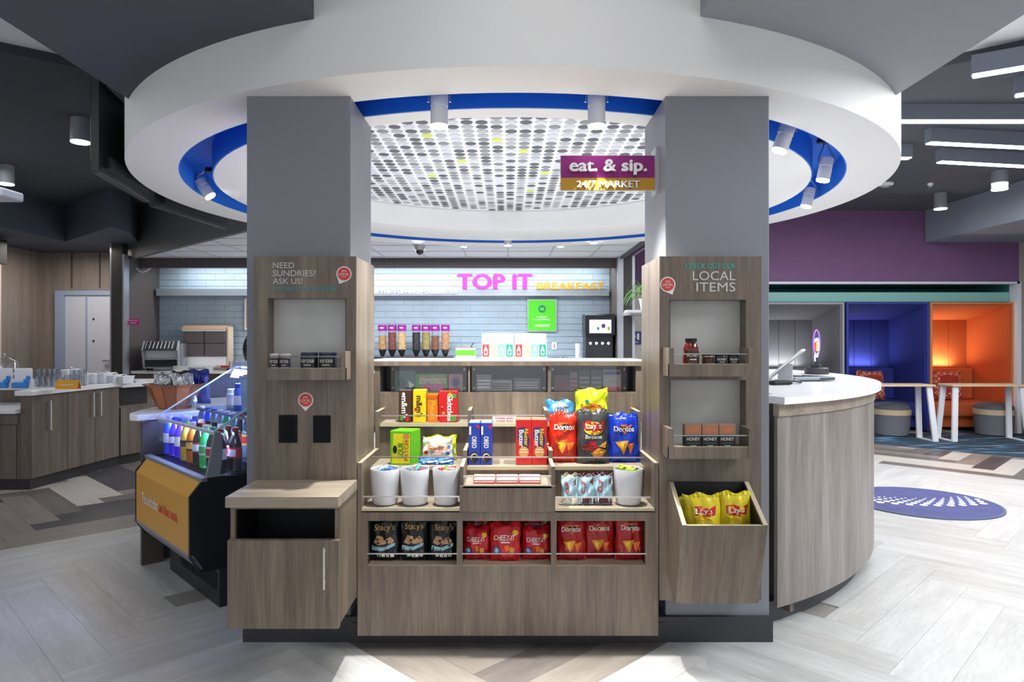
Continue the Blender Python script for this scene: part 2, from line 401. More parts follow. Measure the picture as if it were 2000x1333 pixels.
# beam over the kitchen opening
struct(MB().box(-5.54, 1.62, 10.3, 10.42, 2.455, 2.60).build('trim_11', mat('beam_brown', '4b4546', .6)))
# wall to the right of the kitchen, purple wall, lounge
struct(MB().box(1.74, 3.3, 11.0, 11.1, 0, 2.25).build('wall_corridor', mat('cream_wall', 'd8d2cc', .7)))
struct(MB().box(1.74, 3.3, 10.98, 11.1, 2.25, 3.3).build('wall_corridor_top', PURPLE))
PY = 10.0
struct(MB().box(3.25, 3.3, 10.0, 11.4, 0, 3.25).build('wall_alcove_end', PURPLE))
pw = MB().box(3.3, 7.45, PY, PY+.12, 2.205, 3.3)
pw.build('wall_right_back', PURPLE); struct(bpy.data.objects['wall_right_back'])
struct(MB().box(7.45, 8.2, PY, PY+.12, 0, 3.3).build('wall_right_end', mat('beige_panel', 'a59c96', .6)))
struct(MB().box(8.1, 8.2, 3, PY, 0, 3.3).build('wall_right', mat('right_wall_paint', '8b8a90', .7)))
al = MB(); al.box(3.3, 7.45, 11.3, 11.4, 0, 2.25); al.box(7.43, 7.45, PY+.12, 11.3, 0, 2.2); al.box(3.3, 7.45, PY+.12, 11.4, 2.2, 2.25)
al.build('wall_alcove', mat('teal_paint', '4f9c9c', .6)); struct(bpy.data.objects['wall_alcove'])
struct(MB().box(3.3, 7.45, PY-.02, PY+.14, 2.185, 2.215).box(7.41, 7.47, PY-.02, PY+.14, 0, 2.215).build('trim_12', mat('alcove_frame', 'dfe3ea', .5)))
# ---- ceilings
CW = mat('ceiling_white', 'eef0f3', .8)
struct(MB().box(-8.1, 8.2, -1.5, 4.28, 3.40, 3.46).build('ceiling', CW))
struct(MB().prism([(-8.1, .79), (-2.15, 5.37), (-2.15, 4.28), (0, 4.28), (0, 11.4), (-8.1, 11.4)], 3.25, 3.46).build('ceiling_left', DARKL))
struct(MB().prism([(-8.1, -1.5), (-2.15, -1.5), (-2.15, 5.37), (-8.1, .79)], 3.315, 3.399).build('ceiling_tray_left', CW)); struct(MB().prism([(8.2, -1.5), (2.165, -1.5), (2.165, 5.35), (8.2, .70)], 3.315, 3.399).build('ceiling_tray_right', CW))
struct(MB().prism([(0, 4.28), (2.165, 4.28), (2.165, 5.35), (8.2, .70), (8.2, 11.4), (0, 11.4)], 3.25, 3.46).build('ceiling_right', DARKP))
# ceiling grid lines on the white ceiling
for k, x in enumerate((-3.9, -3.3, 3.3, 3.9, 4.5)):
    struct(MB().box(x-.012, x+.012, -1.4, 4.27, 3.309, 3.3145).build('trim_%d' % (20+k), mat('grid_white', 'd2d5da', .6)))
# dropped boxes over the canopy
struct(MB().box(-2.15, -.826, -1.4, 5.6, 2.735, 3.39).build('ceiling_box_left', DARKP))
struct(MB().box(.812, 2.165, -1.4, 5.6, 2.735, 3.39).build('ceiling_box_right', mat('charcoal_paint_lit', '95989f', .75)))  # same paint as the left box, its brighter lighting put into the colour
# kitchen ceiling with diagonal bulkhead, tiles
struct(MB().prism([(-5.54, 10.92), (-5.54, 10.14), (-2.65, 7.33), (-1.9, 7.75), (-.9, 8.22), (.9, 8.22), (1.66, 7.85), (1.66, 10.92)], 2.60, 3.24).build('ceiling_kitchen', [mat('ceiling_tile_white', 'd9dbe2', .8)]))
ck = bpy.data.objects['ceiling_kitchen']
mb = MB().prism([(-5.60, 10.10), (-2.60, 7.19), (-2.57, 7.24), (-5.57, 10.15)], 2.55, 3.245); mb.build('trim_30', mat('bulkhead_grey', '5a5c61', .6)); struct(bpy.data.objects['trim_30'])
mb = MB()
for k in range(-8, 4): 
    x_ = k*.61; mb.box(x_-.01, x_+.01, max(8.3, 10.2-(x_+5.54)*.972), 10.9, 2.594, 2.60)
for k in range(5): y_ = 8.3+k*.61; mb.box(-5.5+max(0, 10.2-y_)/.972, 1.6, y_, y_+.015, 2.594, 2.60)
gr = mb.build('ceiling_grid', mat('grid_grey', 'b5b6bd', .6), ck)  # grid strips a little darker than the ceiling tiles
struct(MB().box(1.66, 1.70, 7.9, 10.9, 2.56, 3.24).build('trim_31', DARKP))
# left bulkhead
struct(MB().prism([(-8.1, 7.7), (-6.25, 7.7), (-6.25, 9.70), (-4.9, 8.45), (-4.9, 8.9), (-5.75, 10.9), (-8.1, 10.98)], 2.76, 3.25).build('ceiling_bulkhead_left', mat('blue_grey_paint', '49525f', .7)))
struct(MB().box(6.07, 8.1, 4.3, 9.98, 2.79, 3.25).build('ceiling_bulkhead_right', mat('bulkhead_blue_grey', '8b93a0', .6)))
# ---- big round canopy
CX, CY = 0.03, 5.48
ringm = MB(); ringm.arc(CX, CY, 2.40, 2.70, 0, 360, 2.48, 3.0, 128)
ring = ringm.build('canopy_ring', WHITE, smooth=True); tag(ring, 'large white circular ceiling canopy ring resting over both grey columns', 'canopy')
ringm = MB(); ringm.arc(CX, CY, 2.17, 2.40, 0, 360, 2.66, 2.72, 128); 
b1 = MB().arc(CX, CY, 2.392, 2.3995, 0, 360, 2.482, 2.70, 128).build('slot_outer_face', BLUEP, ring, smooth=True)
b1 = MB().arc(CX, CY, 2.19, 2.1975, 0, 360, 2.482, 2.70, 128).build('slot_inner_face', BLUEP, ring, smooth=True)
ringm.build('slot_top', BLUEP, ring)
# inner disc with an offset round recess
dc = MB(); n = 96; RC = (0.0, 5.2); RR = 1.78
vs = []
for k in range(n):
    a = 2*math.pi*k/n; vs += [(CX+2.19*math.cos(a), CY+2.19*math.sin(a), 2.48), (RC[0]+RR*math.cos(a), RC[1]+RR*math.sin(a), 2.48), (RC[0]+RR*math.cos(a), RC[1]+RR*math.sin(a), 2.68), (CX+2.19*math.cos(a), CY+2.19*math.sin(a), 2.72)]
fs = []
for k in range(n):
    j = (k+1) % n
    for q in range(4): fs.append((k*4+q, k*4+(q+1) % 4, j*4+(q+1) % 4, j*4+q))
dc.add(vs, fs); disc = dc.build('canopy_disc', WHITE, ring, smooth=True)
panel = MB().lathe([(1.77, 2.679), (1.77, 2.70)], 96, (RC[0], RC[1], 0)).build('dotted_ceiling_panel', mat('panel_white', 'eff0f4', .7), ring)
tones = [mat('dot_dark', '5b5b60', .6), mat('dot_mid', '8b8c90', .6), mat('dot_light', 'b6b7bb', .6), mat('dot_pale', 'd5d5de', .6), mat('dot_lime', 'd8e64a', .6)]
dme = []
for m in tones:
    q = MB().lathe([(.0365, -.003), (.0365, 0)], 14); me = bpy.data.meshes.new('dot'); me.from_pydata(q.v, [], q.f); me.materials.append(m); dme.append(me)
rd = random.Random(11); dots = []; P = .0895
for i in range(-20, 21):
    for j in range(-20, 21):
        x = i*P+.02; y = RC[1]+j*P
        if math.hypot(x-RC[0], y-RC[1]) < RR-.07: dots.append((y if abs(x) < y*.205 else 99, x, y))
dots.sort()
lime = {(-9, -14), (-6, -9), (-1, -8), (4, -15), (-4, -2), (3, 2), (1, -5), (-7, 3), (7, 4), (2, 9)}
stf = MB()
rowt = {}
for k, (d, x, y) in enumerate(dots):
    i = round((x-.02)/P); j = round((y-RC[1])/P)
    t_ = 4 if (i, j) in lime else rd.choices([0, 1, 2, 3], [.27, .27, .22, .24])[0]
    if k < 300:
        o = bpy.data.objects.new('dot', dme[t_]); COL.objects.link(o); o.parent = panel; o.location = Vector((x, y, 2.679))-world_loc(panel)
    else: stf.m = t_; stf.lathe([(.0365, -.003), (.0365, 0)], 12, (x, y, 2.679))
stf.build('far_dots', tones, panel, kind='stuff')
# ---- columns
for s, nm in ((-1, 'left'), (1, 'right')):
    x0, x1 = sorted((s*.717, s*1.19))
    o = MB().box(x0, x1, 3.124, 3.594, 0, 2.482).build('wall_column_'+nm, PAINT, bev=.004); struct(o)
    x0, x1 = sorted((s*.667, s*1.20))
    struct(MB().box(x0, x1, 3.105, 3.61, 0, .115).build('baseboard_'+nm, BASEB))
# ---- doors on the back left wall
d1 = MB().box(-7.05, -6.12, 10.93, 10.985, .02, 2.08).build('door_1', mat('door_white', 'd4d8e6', .5)); struct(d1)
fr = mat('door_frame_blue', 'a3b2cf', .4)
MB().box(-7.2, -7.05, 10.9, 11.0, 0, 2.15).box(-6.12, -6.0, 10.9, 11.0, 0, 2.15).box(-7.05, -6.12, 10.9, 11.0, 2.08, 2.15).build('door_frame', fr, d1)
MB().box(-6.72, -6.70, 10.91, 10.93, .05, 2.05).build('door_edge', fr, d1)
MB().box(-6.32, -6.24, 10.89, 10.93, 1.0, 1.25).build('lock_plate', BLACK, d1); MB().box(-6.42, -6.26, 10.86, 10.89, 1.02, 1.05).build('door_handle', STEEL, d1)
for z in (1.35, 1.7): MB().cyl((-6.6, 10.92, z), (-6.6, 10.93, z), .015).build('viewer', BLACK, d1)
# ================================================================ DOWNLIGHTS, TRACK HEADS
def downlight(x, y, z, r, h, label, lit=12, group='cylinder downlights'):
    t = thing('cylinder_downlight', label, 'light', (x, y, z-h))
    MB().lathe([(r, .004), (r, h)], 24).build('housing', mat('downlight_grey', '8f949a', .4), t, local=True, smooth=True)
    MB().lathe([(r*.98, -.006), (r, .004)], 24).build('lens', LAMPE, t, local=True)
    l = spot('downlight_lamp', (x, y, z-h-.02), (x, y, 0), lit, 110, .8, .04); l.parent = t; l.location = (0, 0, -.02)
downlight(XX(157, 5.83), 5.83, 3.25, .075, .20, 'nearer cylinder downlight on the dark ceiling at upper left', 10)
downlight(XX(12, 7.4), 7.4, 3.25, .075, .20, 'small cylinder downlight near the left edge of the dark ceiling', 10)
downlight(XX(1837, 8.8), 8.8, 3.25, .075, .20, 'cylinder downlight beside the corner of the grey bulkhead', 30)
downlight(XX(1961, 7.66)-.05, 7.66, 3.25, .08, .20, 'right cylinder downlight in front of the long grey bulkhead face', 30)
for i, (px, py) in enumerate(((906, 480), (1095, 480))):
    Y = (2.6-H)*F/(VY-py)
    t = thing('recessed_downlight', ['small recessed ceiling downlight left of the dome camera row centre', 'small recessed ceiling downlight right of the middle track head'][i], 'light', (XX(px, Y), Y, 2.585), group='recessed kitchen downlights')
    MB().lathe([(.05, 0), (.05, .012)], 16).build('trim_ring', WHITE, t, local=True); MB().lathe([(.038, -.004), (.038, .002)], 16).build('lens', mat('lamp_glow_strong', 'ffffff', emit='ffffff', es=25), t, local=True)
def head(px, py, Y, tilt, label, dirx=0, s=1.0):
    """track head hung in the blue slot; px,py = lens centre"""
    p = W(px, py, Y); t = thing('track_head', label, 'light', p, 0, 'track heads in the blue slot')
    M = Matrix.Rotation(tilt, 4, 'Y') @ Matrix.Rotation(dirx, 4, 'X')
    mb = MB(); mb.M = M; r = .041*s; h = .145*s
    mb.lathe([(r, .004), (r, h*.55), (r*.9, h*.56), (r*.9, h*.62), (r, h*.63), (r, h)], 24)
    mb.build('barrel', mat('head_silver', 'e8e8ea', .35, .0), t, local=True, smooth=True)
    mb = MB(); mb.M = M; mb.lathe([(r*.93, -.004), (r*.97, .005)], 24); mb.build('lens', mat('lamp_glow_strong', 'ffffff', emit='ffffff', es=25), t, local=True)
    top = M @ Vector((0, 0, h*.85)); dz = 2.66-p.z
    mb = MB(); mb.tube([top+Vector((-r*1.25, 0, -.01)), top+Vector((-r*1.2, 0, .03)), (top.x*.6, top.y*.6, dz-.02 if dz > top.z+.05 else top.z+.05)], .005)
    mb.tube([top+Vector((r*1.25, 0, -.01)), top+Vector((r*1.2, 0, .03)), (top.x*.6, top.y*.6, dz-.02 if dz > top.z+.05 else top.z+.05)], .005)
    mb.build('yoke', STEEL, t, local=True)
    mb = MB(); mb.box(-.03, .03, -.02, .02, dz-.025, dz); mb.build('track_adapter', BLACK, t, local=True)
    return t
head(858, 247, 3.2, 0, 'left of the two large track heads in front of the dotted ceiling')
head(1165, 247, 3.2, 0, 'right of the two large track heads, above the purple sign')
head(411, 384, 5.15, -.6, 'track head with curled cable in the blue slot left of the left column')
head(1522, 295, 3.70, .35, 'upper track head pointing left in the slot right of the right column')
head(1607, 353, 4.4, .2, 'tallest track head in the blue slot right of the right column')
head(1574, 404, 5.33, .25, 'lowest track head in the blue slot right of the right column')
for px, py, l in ((817, 473, 'left small track head at the far side of the canopy'), (992, 480, 'middle small track head at the far side of the canopy'), (1160, 475, 'right small track head at the far side of the canopy')): head(px, py, 7.74, 0, l)
# cable loop
p = [W(379+6*math.sin(k*.9), 285+k*6, 5.25) for k in range(12)]
tag(MB().tube(p, .004).build('cable', SILV), 'thin grey cable hanging in the slot above the left track head', 'cable')
# linear pendants on the right
def linear(x0, y0, x1, y1, label):
    a = math.atan2(y1-y0, x1-x0); L = math.hypot(x1-x0, y1-y0)
    t = thing('linear_light', label, 'light', (x0, y0, 3.12), a, 'linear ceiling lights on the right')
    MB().box(0, L, -.04, .04, .006, .13).build('housing', mat('linear_housing', '7b8290', .5), t, local=True)
    MB().box(.01, L-.01, -.035, .035, -.004, .006).build('diffuser', mat('lamp_glow_line', 'ffffff', emit='ffffff', es=9), t, local=True)
def lp(px, py): 
    Y = (3.12-H)*F/(VY-py); return XX(px, Y), Y
for a, b, l in (((1897, 150), (2120, 113), 'uppermost linear light at the top right edge'), ((1752, 238), (2010, 238), 'long straight linear light level beside the canopy'),
                ((1812, 280), (2060, 292), 'third linear light below the level one'), ((1833, 317), (2060, 329), 'lowest linear light above the grey bulkhead'),
                ((1700, 309), (1778, 310), 'short end of a linear light showing beside the canopy edge'), ((1981, 188), (2100, 172), 'short linear light end at the right edge')):
    p = lp(*a); q = lp(*b); linear(*p, *q, l)
def detector(px, py, r, name, label, cat):
    Y = (3.25-H)*F/(VY-py); t = thing(name, label, cat, (XX(px, Y), Y, 3.2))
    MB().lathe([(r*.3, 0), (r*.55, .004), (r*.6, .02)], 20).build('sensor', SILV, t, local=True); MB().lathe([(r*.8, .02), (r, .03), (r, .05)], 24).build('base', WHITE, t, local=True, smooth=True)
detector(1730, 358, .085, 'smoke_detector', 'white smoke detector on the dark ceiling beside the canopy', 'detector')
detector(1817, 358, .03, 'sprinkler_head', 'small sprinkler head right of the smoke detector', 'sprinkler')
Y = 8.9; t = thing('dome_camera', 'dark dome security camera under the kitchen ceiling, left of centre', 'camera', (XX(820, Y), Y, 2.49))
MB().ell((0, 0, .04), .055, .055, .06).build('dome', mat('dome_black', '2c2d33', .15), t, local=True, smooth=True); MB().lathe([(.062, .04), (.07, .055), (.07, .11)], 24).build('housing', SILV, t, local=True, smooth=True)
# menu screens hung outside the ring (left)
for k, (x0, y0, x1, y1, l) in enumerate(((-2.56, 4.3, -2.74, 5.25, 'black menu screen hung beside the canopy, nearer one'), (-2.78, 5.4, -2.66, 6.5, 'black menu screen hung beside the canopy, farther one'))):
    a = math.atan2(y1-y0, x1-x0); L = math.hypot(x1-x0, y1-y0)
    t = thing('menu_screen', l, 'screen', (x0, y0, 2.42), a, 'menu screens hung left of the canopy')
    MB().box(0, L, 0, .05, 0, .58).build('case', mat('screen_black', '14161b', .35), t, local=True, bev=.004)
    MB().box(.01, L-.01, .05, .056, .01, .57).build('display', mat('screen_glass', '06070a', .1), t, local=True)
    MB().box(.08, .12, .0, .03, .58, .9).box(L-.12, L-.08, 0, .03, .58, .9).build('hanger', BLACK, t, local=True)
    MB().box(.1, L-.1, -.03, 0, .05, .12).build('rear_rail', mat('screen_rail', '2a2c31', .4), t, local=True)
# ================================================================ FURNITURE AROUND THE COLUMNS
def guard(mb, px0, px1, py, Y, r=.0035):
    mb.cyl((XX(px0, Y), Y, ZZ(py, Y)), (XX(px1, Y), Y, ZZ(py, Y)), r, n=8)
def sticker(parent, cx, cz, r, Y, ang, name='round_sticker'):
    """white map pin shape with a red disc"""
    th = math.radians(ang); tip = (cx+math.sin(th)*r*1.45, cz-math.cos(th)*r*1.45)
    pts = []
    for k in range(21):
        a = th-math.pi/2+math.radians(35)+math.radians(290)*k/20
        pts.append((cx+r*math.cos(a), cz+r*math.sin(a)))
    base = poly2d([tip]+pts, 1)
    lay(name, [(base, 0, 0), (disc2d(cx, cz, r*.85, r*.85), 1, 1), (text2d("I'M", cx-r*.28, cx+r*.28, cz+r*.22, cz+r*.5, .02), 0, 2),
        (text2d("LOCAL", cx-r*.66, cx+r*.66, cz-r*.2, cz+r*.14, .03), 0, 2), (rect2d(cx-r*.3, cx+r*.3, cz-r*.42, cz-r*.36, 1, 1), 0, 2)],
        flatfn(Y), [mat('sticker_white', 'ece6e2', .5), mat('sticker_red', 'cf4038', .5)], parent, local=False)
def tray(parent, px0, px1, pt, pl, pb, bar, Yf, Yb, side, name='product_tray'):
    """small box tray: px0..px1 outer width, pt side top, pl lip top, pb bottom"""
    mb = MB(); x0 = XX(px0, Yf); x1 = XX(px1, Yf); zt = ZZ(pt, Yf); zl = ZZ(pl, Yf); zb = ZZ(pb, Yf)
    mb.box(x0, x1, Yf, Yf+.018, zb, zl); mb.box(x0+.018, x1-.018, Yf+.018, Yb, zl-.02, zl-.004)
    for s in (0, 1):
        a = x0 if s == 0 else x1-.02
        if side == -1 and s == 0: zz = zl+.002
        else: zz = zt
        mb.box(a, a+.02, Yf-.0005, Yb, zb, zz)
    t = mb.build(name, WOOD, parent)
    MB().box(x0+.019, x1-.019, Yf+.001, Yf+.017, zl, zl+.0015).build('lip_edge', EDGE, t, bev=0)
    g = MB(); g.cyl((x0+.01, Yf+.012, ZZ(bar, Yf)), (x1-.01, Yf+.012, ZZ(bar, Yf)), .003, n=8); g.build('guard_rail', STEEL, t)
    return x0, x1, zl
TY = 3.0
# ---- left tower
lt = thing('display_tower', 'tall wood tower reading NEED SUNDRIES on the left column', 'display', (-.89, TY, .24))
def tower(t, s, holes, zb):
    xa, xb = sorted((s*.663, XX(496 if s < 0 else 1487, TY))); zt = ZZ(501, TY)
    mb = MB(); hs = sorted(holes, key=lambda h: h[2])
    hx0, hx1 = hs[0][0], hs[0][1]
    mb.box(xa, hx0, TY, TY+.02, zb, zt); mb.box(hx1, xb, TY, TY+.02, zb, zt)
    z = zb
    for h in hs: mb.box(hx0, hx1, TY, TY+.02, z, h[2]); z = h[3]
    mb.box(hx0, hx1, TY, TY+.02, z, zt)
    mb.build('front_panel', WOOD, t)
    ix = s*.663; ox = s*.7155
    mb = MB(); mb.box(ix, ox, TY+.02, 3.40, zb, zt); mb.build('side_panel', WOOD, t)
    mb = MB(); mb.box(xa+.0 if s < 0 else ox, xb if s > 0 else ox, TY+.085, 3.12, zb, zt-.001); mb.build('back_board', WOOD, t)
    ex = xa if s < 0 else xb
    mb = MB(); mb.box(ex, ex+(.018 if s < 0 else -.018), TY+.02, TY+.085, zb, zt); mb.box(min(ex, ox), max(ex, ox), TY+.02, TY+.085, zt-.018, zt-.0005); mb.build('edge_panel', WOOD, t)
    for h in holes:
        q = MB().box(h[0]-.01, h[1]+.01, TY+.079, TY+.084, h[2]-.01, h[3]+.01).build('niche_back', GRILL, t)
        MB().box(h[0]-.012, h[0], TY+.02, TY+.084, h[2]-.01, h[3]).box(h[1], h[1]+.012, TY+.02, TY+.084, h[2]-.01, h[3]).box(h[0]-.012, h[1]+.012, TY+.02, TY+.084, h[3], h[3]+.012).box(h[0]-.012, h[1]+.012, TY+.02, TY+.084, h[2]-.012, h[2]).build('niche_lining', WOOD, t)
h1 = (XX(523, TY), XX(677, TY), ZZ(735, TY), ZZ(583, TY))
tower(lt, -1, [h1], .24)
LTR = tray(lt, 521, 675, 687, 720, 743, 697, 2.90, TY, -1)
SL = mat('sign_silver', 'c9c7c6', .5)
f0 = flatfn(TY)
def tx(st, px0, px1, py0, py1, Y, **k): return text2d(st, XX(px0, Y), XX(px1, Y), ZZ(py1, Y), ZZ(py0, Y), **k)
lay('lettering', [(tx('NEED', 533, 575, 513, 524, TY), 0, 0), (tx('SUNDRIES?', 533, 617, 528, 540, TY), 0, 0), (tx('ASK US!', 533, 591, 544, 555, TY), 0, 0), (tx('PURCHASE AT THE FRONT DESK', 534, 659, 561, 567.5, TY, bold=.015), 1, 0)], f0, [SL, TEAL], lt, local=False)
sticker(lt, XX(672, TY), ZZ(535.5, TY), .0335, TY, -25); sticker(lt, XX(597, TY), ZZ(782, TY), .0335, TY, 0)
for k, (a, b) in enumerate(((545, 581), (612, 646))):
    m = MB().box(XX(a, TY), XX(b, TY), TY-.006, TY, ZZ(865, TY), ZZ(811+k, TY)).build('outlet_plate', mat('plate_black', '0c0d10', .6, spec=.2), lt, bev=.002)
    xm = (XX(a, TY)+XX(b, TY))/2; mb = MB()
    if k == 0:
        for z in (825, 848): mb.box(xm-.018, xm+.018, TY-.009, TY-.006, ZZ(z+9, TY), ZZ(z-7, TY))
        for z in (825, 848): mb.box(xm-.009, xm-.006, TY-.0095, TY-.009, ZZ(z+4, TY), ZZ(z-2, TY)).box(xm+.006, xm+.009, TY-.0095, TY-.009, ZZ(z+4, TY), ZZ(z-2, TY))
    else: mb.box(xm-.008, xm+.008, TY-.009, TY-.006, ZZ(843, TY), ZZ(835, TY)).cyl((xm, TY-.008, ZZ(820, TY)), (xm, TY-.006, ZZ(820, TY)), .004, n=10).cyl((xm, TY-.008, ZZ(858, TY)), (xm, TY-.006, ZZ(858, TY)), .004, n=10)
    mb.build('socket', mat('socket_black', '040405', .6, spec=.2), m)
# ---- right tower
rt = thing('display_tower', 'tall wood tower reading LOCAL ITEMS on the right column', 'display', (.89, TY, .23))
h1 = (XX(1307, TY), XX(1457, TY), ZZ(735, TY), ZZ(586, TY)); h2 = (XX(1307, TY), XX(1457, TY), ZZ(890, TY), ZZ(743, TY))
tower(rt, 1, [h1, h2], .23)
RTR = tray(rt, 1307, 1472, 680, 712, 736, 692, 2.88, TY, 1)
RTR2 = tray(rt, 1306, 1472, 838, 874, 897, 852, 2.88, TY, 1)
lay('lettering', [(tx('CHECK OUT OUR', 1338, 1436, 515, 525, TY, bold=.03), 1, 0), (tx('LOCAL', 1353, 1436, 530, 548, TY, bold=.004), 0, 0), (tx('ITEMS', 1360, 1436, 552, 570, TY, bold=.004), 0, 0)], f0, [SL, TEAL], rt, local=False)
sticker(rt, XX(1304, TY), ZZ(556, TY), .034, TY, 25)
# ---- trash cabinet (wall hung)
tc = thing('cabinet', 'wall-hung wooden waste cabinet with a dark slot below the left tower', 'cabinet', (-.88, 2.85, .24))
Yc = 2.69; xl = XX(447, Yc); xr = XX(663, Yc); zb = ZZ(1225, Yc); ztop = .758
mb = MB().box(-1.10, -.659, 2.668, 2.998, ztop-.042, ztop); mb.build('worktop', WOODH, tc, bev=.001)
xL = XX(449, 2.70); zs = ZZ(1053, 2.70)
mb = MB(); mb.box(xL, xL+.018, 2.705, 2.998, zb, ztop-.042); mb.box(xr-.022, xr-.004, 2.705, 2.998, zb, ztop-.042)
mb.box(xL+.018, xr-.022, 2.705, 2.998, zb, zb+.018); mb.box(xL+.018, xr-.022, 2.705, 2.72, ztop-.056, ztop-.042); mb.build('body', WOOD, tc)
MB().box(xL+.018, xr-.022, 2.95, 2.99, zb+.02, ztop-.06).box(xL+.0181, xL+.02, 2.72, 2.95, zb+.02, ztop-.06).box(xr-.024, xr-.0221, 2.72, 2.95, zb+.02, ztop-.06).build('slot_lining', BLACK, tc)
dr = MB().box(xl, xr, Yc-.016, Yc+.014, zb-.002, zs).build('door', WOOD, tc, bev=.001)
xh = XX(632.5, 2.65); mb = MB(); z0 = ZZ(1152, 2.65); z1 = ZZ(1071, 2.65)
mb.cyl((xh, 2.648, z0), (xh, 2.648, z1), .005, n=12); mb.cyl((xh, 2.65, z0+.02), (xh, 2.676, z0+.02), .0035, n=8); mb.cyl((xh, 2.65, z1-.02), (xh, 2.676, z1-.02), .0035, n=8)
mb.build('handle', mat('handle_nickel', 'd5d2cc', .3, .8), dr, smooth=True)
# ---- slanted bin on the right tower
bn = thing('chip_bin', 'slanted open wooden bin at the foot of the right tower', 'bin', (.87, 2.9, .27))
xa, xb = .70, 1.044
sidep = [(2.998, .752), (2.975, .752), (2.754, .624), (2.862, .27), (2.90, .265), (2.998, .33)]
MB().prof(sidep, xa, xa+.018).prof(sidep, xb-.018, xb).builds('side_panel', WOOD, bn)
MB().prof([(2.754, .622), (2.772, .622), (2.88, .27), (2.862, .268)], xa+.018, xb-.018).build('front_panel', wood('bin_laminate', '554a41', '6f6357', '867a6b', (16, 1.5, .9)), bn)
MB().prof([(2.862, .268), (2.90, .263), (2.998, .328), (2.998, .34), (2.90, .28), (2.87, .285)], xa+.018, xb-.018).box(xa+.018, xb-.018, 2.99, 2.998, .34, .75).build('back_panel', mat('bin_black', '101114', .6), bn)
mb = MB(); 
for x0, x1 in ((xa, xa+.018), (xb-.018, xb)): mb.prof([(2.976, .7525), (2.755, .6245), (2.755, .6255), (2.976, .7535)], x0, x1)
mb.box(xa+.018, xb-.018, 2.7545, 2.772, .622, .6235); mb.builds('edge_band', EDGE, bn)
MB().prof([(2.985, .745), (2.775, .62), (2.885, .29), (2.985, .345)], xa+.0181, xa+.0195).prof([(2.985, .745), (2.775, .62), (2.885, .29), (2.985, .345)], xb-.0195, xb-.0181).builds('lining', mat('bin_black', '101114', .6), bn)
# ---- blade sign
sg = thing('blade_sign', 'purple and gold sign reading eat. & sip. 24/7 MARKET on the right column', 'sign', (.48, 3.28, 2.08))
SY = 3.28
MB().pbox(1095, 1279, 304, 372, SY, .02).build('panel', mat('sign_edge', 'a9a9ab', .4), sg)
MB().box(XX(1095, SY)+.001, XX(1279, SY)-.001, SY-.003, SY, ZZ(348, SY), ZZ(304.5, SY)).build('upper_face', mat('sign_purple', '8a1672', .45), sg)
MB().box(XX(1095, SY)+.001, XX(1279, SY)-.001, SY-.003, SY, ZZ(371.5, SY), ZZ(348, SY)).build('lower_face', mat('sign_gold', 'c6941c', .45), sg)
def solid_text(name, st, px0, px1, py0, py1, Y, d, m, parent, bold=0, shear=0):
    vs, fs = tx(st, px0, px1, py0, py1, Y, bold=bold, shear=shear); mb = MB(); n = len(vs)
    L = max(1, n//vs.nc)
    mb.add([(x, Y-.0005*(q//L), z) for q, (x, z) in enumerate(vs)]+[(x, Y+d, z) for x, z in vs], [f for f in fs])
    ed = {}
    for f in fs:
        for i in range(len(f)):
            a, b = f[i], f[(i+1) % len(f)]
            if (b, a) in ed: del ed[(b, a)]
            else: ed[(a, b)] = 1
    mb.add([], []); base = 0
    mb.f += [(a, b, b+n, a+n) for a, b in ed]; mb.mi += [0]*len(ed)
    return mb.build(name, m, parent)
SW = mat('letter_white', 'f2f2f2', .5)
solid_text('lettering', 'eat. & sip.', 1112, 1264, 311, 341, SY-.03, .015, SW, sg, bold=.05)
solid_text('lettering', '24/7 MARKET', 1126, 1250, 353, 366, SY-.016, .008, SW, sg, bold=.03)
MB().box(XX(1279, SY), .7165, SY+.002, SY+.018, ZZ(376, SY), ZZ(300, SY)).box(.70, .7165, SY-.03, SY+.07, ZZ(380, SY), ZZ(290, SY)).build('bracket', SILV, sg)
spot('sign_lamp', (.42, 3.05, 2.42), (.45, 3.28, 2.16), .10, 60, .9, .008)
# ================================================================ CENTRAL SNACK DISPLAY
kd = thing('snack_display', 'stepped wooden snack display counter between the two columns', 'display', (0, 3.3, 0))
Y1 = 3.01; KX = .660
zp = .07; z_lo = ZZ(1105, Y1); z_hi = ZZ(1019, Y1); zB = ZZ(998, Y1)-.002; 
win = [(718, 892), (903, 1076), (1087, 1261)]
fp = MB().box(-KX, KX, Y1, Y1+.02, zp, z_lo-.002).build('lower_panel', WOOD, kd, bev=.0008)
mb = MB(); e = [-KX]+[XX(p, Y1) for w in win for p in w]+[KX]
for k in range(0, 8, 2): mb.box(e[k], e[k+1], Y1, Y1+.02, z_lo-.002, z_hi+.002)
mb.box(-KX, KX, Y1, Y1+.02, z_hi+.002, zB); mb.build('niche_frame', WOOD, kd)
MB().box(-.70, .70, 3.10, 3.6, 0, zp+.02).build('toe_kick', BASEB, kd)
for w in win:
    a, b = XX(w[0], Y1), XX(w[1], Y1)
    n_ = MB().box(a-.005, b+.005, 3.24, 3.25, z_lo-.03, z_hi+.03).box(a-.01, a, Y1+.02, 3.25, z_lo-.03, z_hi+.02).box(b, b+.01, Y1+.02, 3.25, z_lo-.03, z_hi+.02).box(a-.01, b+.01, Y1+.02, 3.25, z_hi+.003, z_hi+.012).build('niche_lining', mat('niche_dark', '16161a', .6), kd)
    MB().box(a-.01, b+.01, Y1+.001, 3.25, z_lo-.014, z_lo).build('niche_floor', EDGE, kd)
    g = MB(); guard(g, w[0]-1, w[1]+1, 1082, Y1-.004); g.builds('guard_rail', STEEL, kd)
